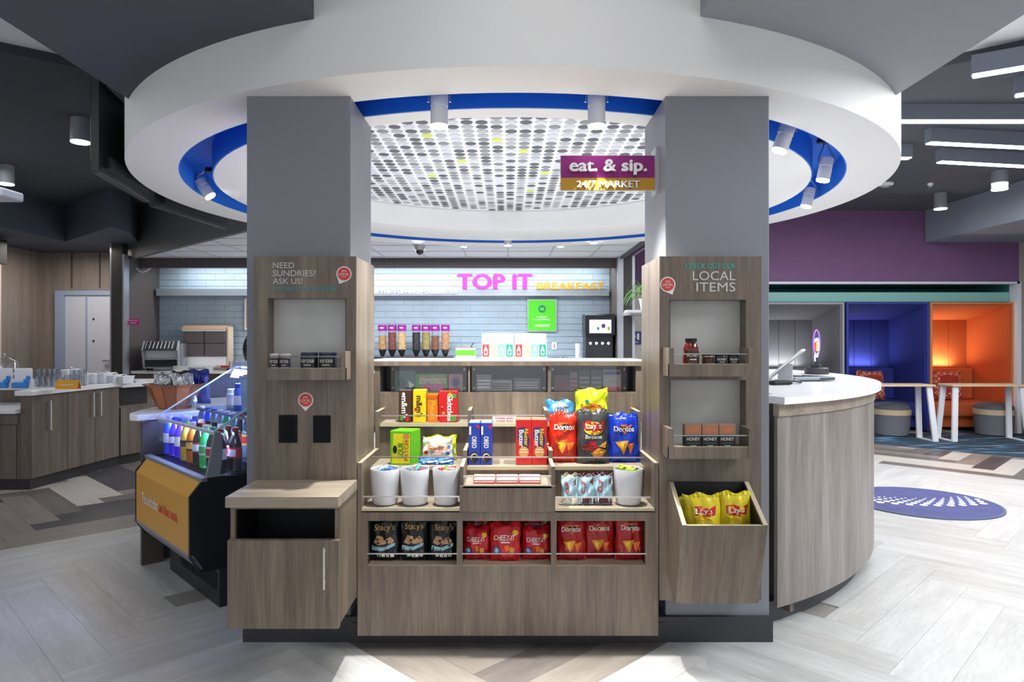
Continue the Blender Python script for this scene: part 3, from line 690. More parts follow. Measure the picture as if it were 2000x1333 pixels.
# row B floors / dividers
zBf = ZZ(993, Y1+.01)
L0, L1, R0, R1 = XX(898, Y1), XX(1084, Y1), -KX, KX
def shelf(name, x0, x1, y0, y1, z, th=.016, edge=True):
    o = MB().box(x0, x1, y0+.003, y1, z-th, z).build(name, WOODH, kd)
    if edge: MB().box(x0, x1, y0, y0+.003, z-th, z+.0005).build('edge_strip', mat('edge_light', 'c9bf9f', .5), o)
    return o
Y2 = 3.235; Y3 = 3.45; Y4 = 3.60
# row levels
zC = ZZ(910, 3.25); zD = ZZ(826, 3.46)
shelf('shelf', -KX+.018, L0, Y1, Y2, zBf); shelf('shelf', L1, KX-.018, Y1, Y2, zBf)
MB().box(-KX, L0, Y2, Y2+.016, zBf-.016, zC-.016).box(L1, KX, Y2, Y2+.016, zBf-.016, zC-.016).builds('riser_panel', WOOD, kd)
zW = ZZ(905, Y1)
sd = [(Y1, zB), (Y1, .828), (Y4, .828), (Y4, zB)]
MB().prof(sd, -KX, -KX+.018).prof(sd, KX-.018, KX).builds('side_board', WOOD, kd)
MB().box(-KX, -KX+.018, Y1, Y4, .828, .8295).box(KX-.018, KX, Y1, Y4, .828, .8295).builds('side_cap', EDGE, kd)
# centre drawer block
zcl = ZZ(949, Y1)
MB().box(L0, L1, Y1-.012, Y1+.006, ZZ(999, Y1), zcl).build('drawer_front', WOOD, kd, bev=.0008)
cb = [(Y1+.006, ZZ(998, Y1)), (Y1+.006, ZZ(913, Y1)), (Y2, ZZ(913, Y1)), (Y2, ZZ(998, Y1))]
MB().prof(cb, L0, L0+.016).prof(cb, L1-.016, L1).builds('drawer_side', WOOD, kd)
MB().box(L0, L0+.016, Y1+.006, Y2, ZZ(913, Y1), ZZ(913, Y1)+.0015).box(L1-.016, L1, Y1+.006, Y2, ZZ(913, Y1), ZZ(913, Y1)+.0015).builds('drawer_side_cap', EDGE, kd)
shelf('shelf', L0+.016, L1-.016, Y1-.012, Y2, zcl+.003, .012)
MB().box(L0+.016, L1-.016, Y2, Y2+.016, zcl-.02, zC-.016).builds('riser_panel', WOOD, kd)
# row C
mb = MB(); DXs = [(XX(905, 3.245), XX(905, 3.245)+.018), (XX(1079, 3.245)-.018, XX(1079, 3.245))]
for a, b in DXs: mb.box(a, b, 3.225, Y3, zC-.016, ZZ(880, 3.235))
mb.builds('divider', WOOD, kd)
mb = MB()
for a, b in DXs: mb.box(a, b, 3.225, Y3, ZZ(880, 3.235), ZZ(880, 3.235)+.0015)
mb.builds('divider_cap', EDGE, kd)
for a, b in ((-KX+.018, DXs[0][0]), (DXs[0][1], DXs[1][0]), (DXs[1][1], KX-.018)): shelf('shelf', a, b, 3.225, Y3, zC)
MB().box(-KX, KX, Y3, Y3+.016, zC-.016, zD-.016).builds('riser_panel', WOOD, kd)
# row D
DD = [(XX(914, 3.44), XX(914, 3.44)+.016), (XX(1070, 3.44)-.016, XX(1070, 3.44))]
mb = MB()
for a, b in DD: mb.box(a, b, 3.43, Y4, zD-.016, ZZ(802, 3.44))
mb.builds('divider', WOOD, kd)
mb = MB()
for a, b in DD: mb.box(a, b, 3.43, Y4, ZZ(802, 3.44), ZZ(802, 3.44)+.0015)
mb.builds('divider_cap', EDGE, kd)
for a, b in ((-.64, DD[0][0]), (DD[0][1], DD[1][0]), (DD[1][1], .64)): shelf('shelf', a, b, 3.43, Y4, zD)
MB().box(-.66, -.642, 3.41, Y4, .83, 1.012).box(.642, .66, 3.41, Y4, .83, 1.012).builds('side_board', WOOD, kd)
MB().box(-.66, -.642, 3.41, Y4, 1.012, 1.0135).box(.642, .66, 3.41, Y4, 1.012, 1.0135).builds('side_cap', EDGE, kd)
zE = ZZ(767, Y4); zT = ZZ(703, 3.60)
MB().box(-.70, .70, Y4, Y4+.018, zD-.016, zE-.0185).builds('riser_panel', WOOD, kd)
# row E (locked cubbies behind acrylic)
mb = MB(); zc = ZZ(715, Y4)
mb.box(-.70, -.672, Y4, Y4+.018, zE, zc); mb.box(.672, .70, Y4, Y4+.018, zE, zc)
cols = [(914, 918), (1070, 1076)]
for a, b in cols: mb.box(XX(a, Y4), XX(b, Y4), Y4, Y4+.25, zE, zc)
mb.box(-.70, .70, Y4, Y4+.25, zE-.018, zE); mb.build('cubby_frame', WOOD, kd)
MB().box(-.70, .70, Y4+.25, Y4+.26, zE, zc).box(-.70, -.68, Y4+.018, Y4+.25, zE, zc).box(.68, .70, Y4+.018, Y4+.25, zE, zc).builds('cubby_lining', mat('cubby_dark', '8a8a90', .6), kd)
MB().box(-.7, .7, Y4+.26, 3.95, .1, zc).build('rear_carcass', WOOD, kd)
MB().box(-.71, .71, Y4-.012, 3.96, zc, zT-.008).build('ledge', WOOD, kd)
MB().box(-.71, .71, Y4-.012, 3.96, zT-.008, zT).build('ledge_top', mat('ledge_white', 'e9e7e2', .35), kd)
for k, (a, b) in enumerate(((763, 912), (921, 1067), (1074, 1224))):
    ac = MB().pbox(a, b, 716, 764, Y4-.006, .004).build('acrylic_door', ACRY, kd); mb = MB()
    for x in (a+5, b-5):
        for z in (722, 758): mb.cyl((XX(x, Y4), Y4-.009, ZZ(z, Y4)), (XX(x, Y4), Y4-.005, ZZ(z, Y4)), .004, n=10)
    mb.builds('screw', STEEL, ac)
g = MB(); guard(g, 709, 897, 971, Y1+.004); guard(g, 1085, 1270, 972, Y1+.004); guard(g, 905, 1076, 931, Y1-.006); g.builds('guard_rail', STEEL, kd)
g = MB(); guard(g, 727, 904, 893.5, 3.23); guard(g, 912, 1071, 893.5, 3.23); guard(g, 1079, 1258, 894.5, 3.23); g.builds('guard_rail', STEEL, kd)
g = MB(); guard(g, 745, 914, 812.5, 3.434); guard(g, 920, 1066, 812, 3.434); guard(g, 1074, 1245, 812, 3.434); g.builds('guard_rail', STEEL, kd)
# ================================================================ CURVED FRONT DESK (concentric with the canopy)
fd = thing('reception_desk', 'curved wood-clad reception desk with white top right of the columns', 'desk', (2.2, 4.6, 0))
A0, A1 = -60.5, 18
MB().arc(0, 5.5, 2.57, 2.59, A0, A1, .10, 1.005, 40).build('curved_front', DESKW, fd, smooth=True)
MB().arc(0, 5.5, 2.565, 2.598, A0, A1, 1.006, 1.065, 40).build('upper_band', WOODH, fd, smooth=True)
MB().arc(0, 5.5, 2.44, 2.52, A0, A1, 0, .10, 40).build('toe_kick', mat('desk_toe', '4a4a4e', .5), fd, smooth=True)
MB().arc(0, 5.5, 2.0, 2.02, A0+3, A1, .05, 1.06, 40).arc(0, 5.5, 2.02, 2.57, A0+2.6, A0+3.2, .05, 1.06, 1).arc(0, 5.5, 2.02, 2.57, A1-.6, A1, .05, 1.06, 1).build('inner_carcass', WOOD, fd)
mb = MB().arc(0, 5.5, 1.98, 2.63, A0+3.4, A1, 1.066, 1.10, 60).arc(0, 5.5, 2.46, 2.63, A0, A0+3.4, 1.066, 1.10, 6); mb.build('desk_top', QUARTZ, fd, smooth=True)
# ================================================================ PRODUCTS
def foil(name, col, rough=.28, metal=.0): return mat(name, col, rough, metal, bump=.35, bscale=45)
def bag(name, label, cat, group, px0, px1, pt, pb, Y, col, prints, T=.03, tilt=0, rz=0, seed=0, roll=0, z=None, crump=.0025, band=None):
    """foil pouch standing at depth Y; prints: (shape builder in u,v) list"""
    w = (px1-px0)/F*Y; h = (pb-pt)/F*Y; cx = XX((px0+px1)/2, Y); z0 = ZZ(pb, Y) if z is None else z
    t = thing(name, label, cat, (cx, Y+T, z0), rz, group)
    rr = random.Random(seed); ph = [rr.uniform(0, 6.28) for _ in range(6)]
    def surf(x, zz):
        u = max(-1, min(1, 2*x/w)); v = max(0, min(1, zz/h))
        k = max(0, 1-abs(u)**2.6)**.6*max(0, 1-abs(2*v-1)**3.2)**.6
        e = crump*(math.sin(9*u+ph[0]+5*v)+math.sin(13*v+ph[1]-4*u)+.7*math.sin(21*u+7*v+ph[2]))
        e += crump*1.3*math.sin(26*u+ph[3])*abs(2*v-1)**4
        return -(T*k+e)
    lean = math.tan(tilt); rl = math.tan(roll)
    def place(x, zz, yy):
        v = zz/h; nx = x*(1-.045*math.sin(math.pi*v))+zz*rl+.0015*math.sin(14*v+ph[4])
        nz = zz+.003*math.sin(6*x/w*2+ph[5])*(v > .97)+ (.004*math.sin(5*2*x/w+ph[5]) if v > .99 else 0)
        return (nx, yy+zz*lean, nz)
    nu, nv = 18, 22; vs = []; fs = []
    for s in (1, -1):
        for j in range(nv+1):
            for i in range(nu+1):
                x = -w/2+w*i/nu; zz = h*j/nv; y = surf(x, zz)
                vs.append(place(x, zz, y if s == 1 else -y*.8+.0))
    n1 = (nu+1)*(nv+1)
    for j in range(nv):
        for i in range(nu):
            a = j*(nu+1)+i; fs.append((a, a+1, a+nu+2, a+nu+1)); fs.append((n1+a, n1+a+nu+1, n1+a+nu+2, n1+a+1))
    mb = MB().add(vs, fs); mb.build('pouch', col, t, local=True, smooth=True, sm_ang=60)
    fn = lambda x, zz, e: place(x, zz, surf(x, zz)-e)
    U = lambda u: u*w/2
    V = lambda v: v*h
    # crimped seals
    for nm, a, b in (('top_seal', .955, .995), ('bottom_seal', .005, .04)):
        sh = rect2d(U(-.99), U(.99), V(a), V(b), 16, 2); mb = MB(); v2, f2 = sh
        mb.add([fn(x, zz, .001+.0006*(k % 2)) for k, (x, zz) in enumerate(v2)], f2); mb.build(nm, band or col, t, local=True)
    groups = {}
    for nm, sh, m in prints: groups.setdefault(nm, []).append((sh, m))
    lay_i = 0
    for nm, L in groups.items():
        mats = []; parts = []
        for sh, m in L:
            if m not in mats: mats.append(m)
            vs2, fs2 = sh; parts.append(((BL([(U(x), V(y)) for x, y in vs2], getattr(vs2, 'nc', 1)), fs2), mats.index(m), lay_i)); lay_i += .6
        lay(nm, parts, fn, mats, t)
    return t
PW_ = mat('print_white', 'f4f2ee', .4); PK = mat('print_black', '131314', .4); PR = mat('print_red', 'c8141e', .4); PO = mat('print_orange', 'e8741c', .45)
PCH = mat('print_chip', 'd9922e', .5, var=.15, vscale=80); PY_ = mat('print_yellow', 'f2c41c', .4); PGO = mat('print_gold', 'd3a659', .35); PBL = mat('print_blue', '2b6fb8', .4)
PLB = mat('print_lightblue', '9cc8d8', .4); PGR = mat('print_green', '3f9a3a', .4); PCR = mat('print_cream', 'e9dcc0', .45); PBR = mat('print_brown', '6a3a22', .45); PDR = mat('print_darkred', '8a1016', .45)
def doritos(): return [('logo', poly2d([(-.45, .80), (.55, .80), (.05, .60)], 3), PO), ('logo', poly2d([(-.3, .775), (.4, .775), (.05, .645)], 3), PK),
        ('lettering', text2d('Doritos', -.66, .66, .66, .77, .035), PW_), ('chip_picture', poly2d([(-.58, .44), (.28, .47), (-.08, .18)], 3), PCH),
        ('chip_picture', poly2d([(.18, .40), (.68, .42), (.36, .18)], 3), PO), ('chip_picture', poly2d([(-.40, .41), (.0, .43), (-.15, .27)], 2), PY_)]
def lays(big=False):
    z = .68 if not big else .42
    return [('logo', disc2d(0, z-.02, .62, .125 if not big else .2), PY_), ('logo', poly2d([(-.66, z+.10), (-.2, z+.12), (.3, z+.07), (.68, z+.12), (.62, z-.05), (.2, z-.08), (-.25, z-.07), (-.62, z-.03)], 3), PR),
        ('lettering', text2d("Lay's", -.5, .5, z-.055, z+.085, .03), PW_)]
red = foil('foil_orange_red', 'c92a14'); redd = foil('foil_deep_red', 'a8161a'); char = foil('foil_charcoal', '47484a', .3, .3); blu = foil('foil_blue', '1438b4')
yel = foil('foil_yellow', 'd8c41c'); blk = foil('foil_black', '0e1216', .3); crd = foil('foil_scarlet', 'c01420'); lim = foil('foil_lime', 'cfe02a'); sky = foil('foil_sky', '3e93c8')
cream = foil('foil_pale', 'e8e2d2'); brn = foil('foil_maroon', '55202a'); icy = foil('foil_ice', 'a9cddb')
G1 = 'bags of crisps on the right of the middle shelf'
bag('chip_bag', 'orange-red tortilla chip bag standing on the middle shelf', 'chip bag', G1, 1069, 1131, 808, 905, 3.31, red, doritos(), .028, .10, seed=1, roll=.04)
bag('chip_bag', 'charcoal barbecue chip bag between the orange-red and blue bags', 'chip bag', G1, 1128, 1192, 803, 907, 3.275, char, lays()+[('lettering', text2d('Barbecue', -.5, .55, .47, .54, .02), PW_), ('chip_picture', disc2d(-.25, .31, .52, .07), PDR), ('chip_picture', disc2d(-.05, .385, .2, .04), PR), ('chip_picture', poly2d([(-.2, .2), (.3, .3), (.8, .25), (.5, .14), (.1, .1)], 3), PCH), ('chip_picture', poly2d([(.3, .33), (.85, .42), (.75, .3)], 3), PCH)], .03, .10, seed=2)
bag('chip_bag', 'bright blue tortilla chip bag at the right end of the middle shelf', 'chip bag', G1, 1190, 1252, 813, 905, 3.31, blu, doritos(), .028, .10, seed=3, roll=-.02)
bag('chip_bag', 'second blue chip bag tucked behind the front blue one', 'chip bag', G1, 1192, 1246, 808, 896, 3.385, blu, [], .022, .05, seed=4)
G2 = 'bags standing on the top shelf'
TRT = [('lettering', text2d('TREATS', -.55, .6, .48, .64, .04), PW_), ('lettering', text2d('MINI CRISPY', -.6, .6, .67, .76, .02), PW_), ('picture', disc2d(0, .80, .6, .07), PW_)]
bag('candy_bag', 'sky blue treats bag on the top shelf behind the orange-red bag', 'snack bag', G2, 1066, 1122, 783, 828, 3.50, sky, TRT, .02, .05, seed=5)
SWT = [('lettering', text2d('Sweetarts', -.7, .75, .42, .60, .04), PR), ('picture', poly2d([(-.3, .62), (.5, .6), (.8, .5), (.1, .54)], 3), PO), ('picture', disc2d(-.25, .68, .13, .05), PBL)]
bag('candy_bag', 'lime yellow candy bag with red lettering, tallest on the top shelf', 'candy bag', G2, 1124, 1184, 764, 828, 3.49, lim, SWT, .022, .04, seed=6)
bag('candy_bag', 'second lime candy bag showing behind the tallest one', 'candy bag', G2, 1128, 1188, 760, 820, 3.545, lim, [], .018, .02, seed=7)
# left middle shelf bags
G3 = 'candy bags on the left of the middle shelf'
CB = [('picture', disc2d(0, .7, .5, .16), PCR), ('lettering', text2d('Sweetarts', -.7, .7, .42, .62, .03), PO), ('lettering', text2d('Ropes', -.4, .4, .22, .38, .03), PR), ('picture', disc2d(.75, .55, .12, .08), PBL), ('picture', disc2d(.7, .25, .14, .08), PBL), ('picture', disc2d(-.75, .3, .14, .1), PR)]
bag('candy_bag', 'pale yellow and white candy bag left of centre on the middle shelf', 'candy bag', G3, 824, 884, 856, 897, 3.33, cream, CB, .02, .12, seed=8)
bag('candy_bag', 'lime edged candy bag leaning behind the pale yellow one', 'candy bag', G3, 832, 891, 853, 895, 3.385, lim, [('picture', disc2d(.8, .3, .12, .1), PBL)], .018, .08, seed=9)
for k, (px, l) in enumerate(((838, 'small blue and white candy packet lying left before the pale bag'), (866, 'small blue and white candy packet lying right before the pale bag'))):
    o = bag('candy_packet', l, 'candy packet', 'blue packets lying on the middle shelf', px-22, px+20, 897, 909, 3.27, foil('foil_blue_white', '3c7fd6'), [('stripe', rect2d(-.8, .8, .35, .6, 6, 2), PW_)], .012, .3, seed=20+k, rz=.1*(k*2-1), z=zC+.001)
# ---- bottom niches
G4 = 'bags of crisps in the bottom niches'
def stacys(): return [('lettering', text2d("Stacy's", -.6, .75, .66, .84, .012), PGO), ('chip_picture', poly2d([(-.72, .42), (-.45, .58), (-.05, .56), (.0, .44), (.45, .56), (.7, .46), (.55, .40), (-.4, .38)], 2), mat('pita_tan', 'c79a6c', .5)), ('wave', poly2d([(-.8, .36), (-.1, .30), (.75, .42), (.75, .35), (0, .24), (-.8, .26)], 3), PLB)]+[('facts', rect2d(-.45+k*.3, -.22+k*.3, .10, .18, 1, 1), PW_) for k in range(4)]
for k, (a, b, l) in enumerate(((719, 779, 'black pita chip bag at the far left of the bottom niches'), (779, 834, 'middle black pita chip bag with tan chips and gold script'), (835, 891, 'right-hand black pita chip bag in the left bottom niche'))):
    bag('chip_bag', l, 'chip bag', G4, a, b, 1022-k % 2*3, 1107, 3.055, blk, stacys(), .026, .10, seed=30+k, z=z_lo+.001, roll=.02*(k-1))
def cheez(): return [('lettering', text2d('CHEEZ-IT', -.78, .62, .56, .70, .025), PW_), ('badge', disc2d(.62, .76, .2, .07), PY_), ('cracker_picture', poly2d([(-.1, .42), (.2, .46), (.26, .30), (-.02, .26)], 2), PO), ('cracker_picture', poly2d([(.3, .40), (.6, .36), (.5, .22), (.24, .26)], 2), PCH), ('emblem', disc2d(-.62, .30, .22, .10), PBL), ('emblem', disc2d(-.62, .30, .13, .06), PLB), ('lettering', rect2d(-.3, .3, .50, .53, 3, 1), PW_)]
for k, (a, b, Yk, tp, l) in enumerate(((905, 958, 3.07, 1040, 'left red cheese cracker bag in the middle bottom niche'), (957, 1018, 3.05, 1031, 'centre red cheese cracker bag, brightest in the middle bottom niche'), (1020, 1076, 3.07, 1042, 'right red cheese cracker bag in the middle bottom niche'),
     (906, 960, 3.15, 1018, 'dim red cracker bag standing behind the left one'), (1018, 1076, 3.15, 1018, 'dim red cracker bag standing behind the right one'), (962, 1016, 3.15, 1016, 'dim red cracker bag standing behind the centre one'))):
    bag('cracker_bag', l, 'cracker bag', 'red cracker bags in the middle bottom niche', a, b, tp, 1104, Yk, crd, cheez(), .024, .10, seed=40+k, z=z_lo+.001, roll=.02*(k % 3-1))
for k, (a, b, tp, l) in enumerate(((1088, 1147, 1020, 'left deep red tortilla chip bag in the right bottom niche'), (1141, 1203, 1021, 'middle deep red tortilla chip bag in the right bottom niche'), (1202, 1261, 1016, 'deep red tortilla chip bag at the right end of the bottom niches'))):
    bag('chip_bag', l, 'chip bag', G4, a, b, tp, 1106, 3.06+.02*(k % 2), redd, doritos(), .028, .08, seed=50+k, z=z_lo+.001, roll=.03*(k-1))
# ---- bin bags
G5 = 'yellow crisp bags in the slanted bin'
bag('chip_bag', 'left yellow potato chip bag in the slanted bin', 'chip bag', G5, 1345, 1419, 971, 1075, 2.85, yel, lays(), .032, .12, seed=60, roll=-.05)
bag('chip_bag', 'right yellow potato chip bag in the slanted bin', 'chip bag', G5, 1405, 1472, 967, 1075, 2.86, yel, lays(), .032, .10, seed=61, roll=.05)
bag('chip_bag', 'yellow chip bag at the left edge of the bin, mostly hidden', 'chip bag', G5, 1331, 1382, 976, 1075, 2.90, yel, lays(), .026, .02, seed=62, roll=-.02)
# ---- boxes
def carton(name, label, cat, group, px0, px1, pt, pb, Y, d, col, prints, rz=0, copies=0, gap=.0, z=None, label2='', roll=0, step=0, dx=0):
    w = (px1-px0)/F*Y; h = (pb-pt)/F*Y; z0 = ZZ(pb, Y) if z is None else z
    t = thing(name, label, cat, (XX((px0+px1)/2, Y), Y+d/2, z0), rz, group)
    MB().box(-w/2, w/2, -d/2, d/2, 0, h).build('carton', col, t, local=True, bev=.0015)
    MB().box(-w/2+.002, w/2-.002, -d/2+.003, d/2-.003, h, h+.001).build('top_flap', prints[0] if prints else col, t, local=True)
    fn = lambda x, zz, e: (x*w/2, -d/2-e+.0006, zz*h)
    gs = {}
    for nm, sh, m in prints[1:]: gs.setdefault(nm, []).append((sh, m))
    li = 0
    for nm, L in gs.items():
        ms = []; ps = []
        for sh, m in L:
            if m not in ms: ms.append(m)
            ps.append((sh, ms.index(m), li)); li += .5
        lay(nm, ps, fn, ms, t)
    for k in range(copies):
        c = dup(t, t.location+Vector((dx*(k+1), (d+.002)*(k+1), step*(k+1))), label=label2 % (('second', 'third', 'fourth')[k]))
    return t
G6 = 'theatre candy boxes on the top left shelf'
br = mat('carton_brown', '4a2c20', .45); ye = mat('carton_yellow', 'f2cf10', .45); og = mat('carton_orange', 'ea7a10', .45); rdc = mat('carton_red', 'd3121a', .45)
carton('candy_box', 'brown chocolate candy box, first on the top left shelf', 'candy box', G6, 779, 803, 764, 826, 3.47, .03, br, [mat('carton_top_brown', '6b5a52', .5), ('lettering', text2d("m&m's", -.55, .45, .12, .82, .05, rot=-90), PW_), ('emblem', disc2d(-.2, .88, .25, .06), PW_), ('candies', disc2d(-.5, .12, .3, .08), PGR), ('candies', disc2d(.4, .1, .3, .08), PR)], rz=-.05, copies=1, label2='%s brown chocolate candy box behind the first', z=zD+.001)
carton('candy_box', 'yellow chocolate candy box beside the brown one', 'candy box', G6, 807, 832, 763, 826, 3.47, .03, ye, [mat('carton_top_yellow', 'f4e04a', .5), ('lettering', text2d("m&m's", -.5, .5, .15, .82, .05, rot=-90), br), ('candies', disc2d(-.55, .15, .3, .09), PY_), ('candies', disc2d(-.6, .4, .2, .05), PR)], rz=-.03, copies=1, label2='%s yellow chocolate candy box behind the first', z=zD+.001)
carton('candy_box', 'short orange peanut butter candy box between yellow and red boxes', 'candy box', G6, 835, 855, 772, 826, 3.475, .03, og, [og, ('lettering', text2d('Pieces', -.35, .5, .1, .75, .04, rot=-90), PY_), ('band', rect2d(-.98, .98, .84, .97, 2, 1), mat('carton_dark_orange', 'd05a08', .5))], rz=-.02, copies=1, label2='%s orange candy box behind the first', z=zD+.001)
carton('candy_box', 'red fruit candy box at the right of the candy box row', 'candy box', G6, 857, 893, 766, 826, 3.47, .03, rdc, [mat('carton_top_red', 'e03c34', .5), ('lettering', text2d('Skittles', -.1, .5, .03, .9, .06, rot=-90), PW_), ('candies', disc2d(.6, .85, .3, .08), PGR), ('candies', disc2d(.2, .9, .2, .06), PY_), ('candies', disc2d(.55, .12, .35, .09), PGR), ('candies', disc2d(-.5, .3, .14, .04), PY_), ('candies', disc2d(-.65, .5, .12, .035), PO)], rz=.05, copies=1, label2='%s red fruit candy box behind the first', z=zD+.001)
G7 = 'sour candy boxes on the middle shelf'
grn = mat('carton_green', '6fd020', .4)
carton('candy_box', 'front green and yellow sour candy box on the middle shelf', 'candy box', G7, 762, 806, 842, 908, 3.265, .024, grn, [grn, ('panel', poly2d([(-.85, .04), (.8, .05), (.85, .9), (-.7, .93)], 3), mat('carton_sour_yellow', 'f1ea20', .4)), ('lettering', text2d('SOUR', -.3, .25, .2, .66, .05, rot=90), mat('print_sour_green', '1f8f1c', .4)), ('lettering', text2d('PATCH', .3, .7, .12, .72, .05, rot=90), mat('print_sour_orange', 'd5581a', .4)), ('figure', disc2d(-.55, .45, .2, .12), PK), ('figure', disc2d(.5, .84, .32, .07), mat('print_peach', 'e98a4a', .4))], rz=-.16, copies=3, label2='%s green sour candy box in the row going back', z=zC+.001, dx=.008)
G8 = 'cookie packs on the middle shelf'
bc = mat('carton_cookie_blue', '2340a8', .35)
OR = [mat('carton_top_lilac', '8b9be0', .4), ('lettering', text2d('OREO', -.42, .42, .40, .68, .06, rot=-90), PW_), ('cookie_picture', disc2d(.0, .18, .8, .13), PK), ('cookie_picture', disc2d(.0, .18, .62, .10), PCR), ('cookie_picture', disc2d(.05, .165, .55, .085), PK), ('tag_mark', rect2d(-.85, -.55, .72, .92, 1, 2), PW_), ('tag_mark', poly2d([(.2, .95), (.9, .95), (.9, .84)], 1), PR)]
for k, a in enumerate((915, 938.5)):
    carton('cookie_pack', ['left blue sandwich cookie pack in the middle tray', 'right blue sandwich cookie pack beside its twin'][k], 'cookie pack', G8, a, a+22.5, 827, 909, 3.262, .03, bc, OR, copies=3, label2=['%s blue cookie pack behind the left front one', '%s blue cookie pack behind the right front one'][k], z=zC+.001, step=.0)
rc = mat('carton_cookie_red', 'c8201c', .35)
NB = [mat('carton_top_pink', 'e8806c', .4), ('oval', poly2d([(-.75, .82), (.2, .84), (.8, .55), (.6, .36), (-.1, .4), (-.8, .6)], 2), mat('print_navy', '2a2c6e', .4)), ('lettering', text2d('Butter', -.62, .02, .40, .78, .05, rot=-90), PW_), ('lettering', text2d('Nutter', .06, .60, .42, .80, .05, rot=-90), PY_), ('cookie_picture', disc2d(0, .29, .66, .12), mat('print_cookie', 'd79a4e', .5)), ('cookie_picture', rect2d(-.5, .5, .27, .30, 3, 1), PCR), ('cookie_picture', rect2d(-.45, .45, .33, .35, 3, 1), PCR)]
for k, a in enumerate((1008, 1038.5)):
    carton('cookie_pack', ['left red peanut butter cookie pack in the middle tray', 'right red peanut butter cookie pack beside its twin'][k], 'cookie pack', G8, a, a+30, 821, 909, 3.262, .034, rc, NB, copies=2, label2=['%s red cookie pack behind the left front one', '%s red cookie pack behind the right front one'][k], z=zC+.001)
# flat wafer bars on centre top shelf
for k in range(2):
    carton('wafer_bar', ['upper white and brown wafer bar lying behind the blue packs', 'lower white and brown wafer bar lying behind the blue packs'][k], 'wafer bar', 'wafer bars on the centre top shelf', 962+2*k, 1008-2*k, 814+6*k, 819.5+6*k, 3.47, .05, mat('carton_wafer', 'e8dedb', .4), [PDR, ('lettering', text2d('WAFER BARS', -.8, .8, .25, .75, .03), PDR)], z=zD+.0135*(1-k)+.001)
# red/white gum packets in the centre drawer tray
for k, (a, b) in enumerate(((925, 967), (969, 1012), (1014, 1056))):
    for q in range(2):
        carton('mint_pack', ['red and white mint pack, %s of the left pair in the centre tray', 'red and white mint pack, %s of the middle pair in the centre tray', 'red and white mint pack, %s of the right pair in the centre tray'][k] % ('front', 'rear')[q], 'mint pack', 'red and white mint packs in the centre tray', a, b, 934, 941, 3.03+.07*q, .06, mat('carton_mint', 'c93a3c', .35), [mat('carton_mint_top', 'efe5e3', .4), ('stripe', rect2d(-.95, .95, .35, .8, 4, 1), PW_)], rz=.0, z=zcl+.0035)
# ---- white cups with sweets
def cup(px0, px1, pt, pb, Y, label, cols, seed, label_s):
    R = (px1-px0)/2/F*Y; h = (pb-pt)/F*Y; cx = XX((px0+px1)/2, Y); z0 = zBf+.001
    t = thing('cup', label, 'cup', (cx, Y+R, z0), 0, 'white cups on the lower shelf')
    MB().lathe([(R*.55, 0), (R*.80, .003), (R*.86, .012), (R*.95, h*.6), (R, h), (R*.985, h+.002), (R*.95, h), (R*.90, h*.6), (R*.82, .015)], 40).build('cup_body', CUPW, t, local=True, smooth=True)
    rr = random.Random(seed)
    for k in range(9):
        a = rr.uniform(0, 6.28); q = rr.uniform(0, R*.45); px = cx+q*math.cos(a); py = Y+R+q*math.sin(a)
        M = Matrix.Translation((px, py, z0+h-.012+rr.uniform(-.004, .010))) @ Matrix.Rotation(rr.uniform(0, 6.28), 4, 'Z') @ Matrix.Rotation(rr.uniform(-.55, .55), 4, 'Y')
        L = .036; mb = MB(); mb.M = M; c = cols[k % len(cols)]
        vs = []; n = 8
        for i, (xx, r) in enumerate(((-L, .010), (-L*.72, .003), (-L*.6, .009), (0, .011), (L*.6, .009), (L*.72, .003), (L, .010))):
            vs += [(xx, r*math.cos(6.283*m/n), (.35 if i in (0, 6) else .8)*r*math.sin(6.283*m/n)) for m in range(n)]
        fs = [(i*n+m, i*n+(m+1) % n, (i+1)*n+(m+1) % n, (i+1)*n+m) for i in range(6) for m in range(n)]
        mb.add(vs, fs); o = mb.build('wrapped_sweet', c); nm_ = c.name.replace('wrap_', '').replace('palblue', 'pale blue').replace('lime', 'lime green').replace('red', 'red spotted'); lb_ = '%s wrapped sweet in the %s' % (nm_, label_s); tag(o, lb_, 'candy', lb_.replace('sweet', 'sweets'))
wb_ = mat('wrap_blue', '3f74c4', .3); wl_ = mat('wrap_palblue', 'b9cfe6', .3); wr_ = mat('wrap_red', 'd4222a', .3, var=.5, vscale=200); wt_ = mat('wrap_teal', '3f9ba4', .3); wg_ = mat('wrap_green', '4f9a35', .3); ww_ = mat('wrap_white', 'ece4e2', .3); wy_ = mat('wrap_lime', 'b4d83a', .3)
cup(718, 776, 922, 992, 3.035, 'leftmost white cup holding blue wrapped sweets', [wb_, wl_, wb_, wl_], 1, 'leftmost white cup')
cup(777, 835, 922, 992, 3.035, 'second white cup holding red dotted and teal sweets', [wr_, wt_, wt_], 2, 'second white cup')
cup(842, 896, 922, 992, 3.035, 'third white cup holding red and green wrapped sweets', [wr_, wg_, ww_, wr_], 3, 'third white cup')
cup(1203, 1261, 922, 992, 3.035, 'white cup at the right end holding lime green packets', [wy_], 4, 'right end cup')
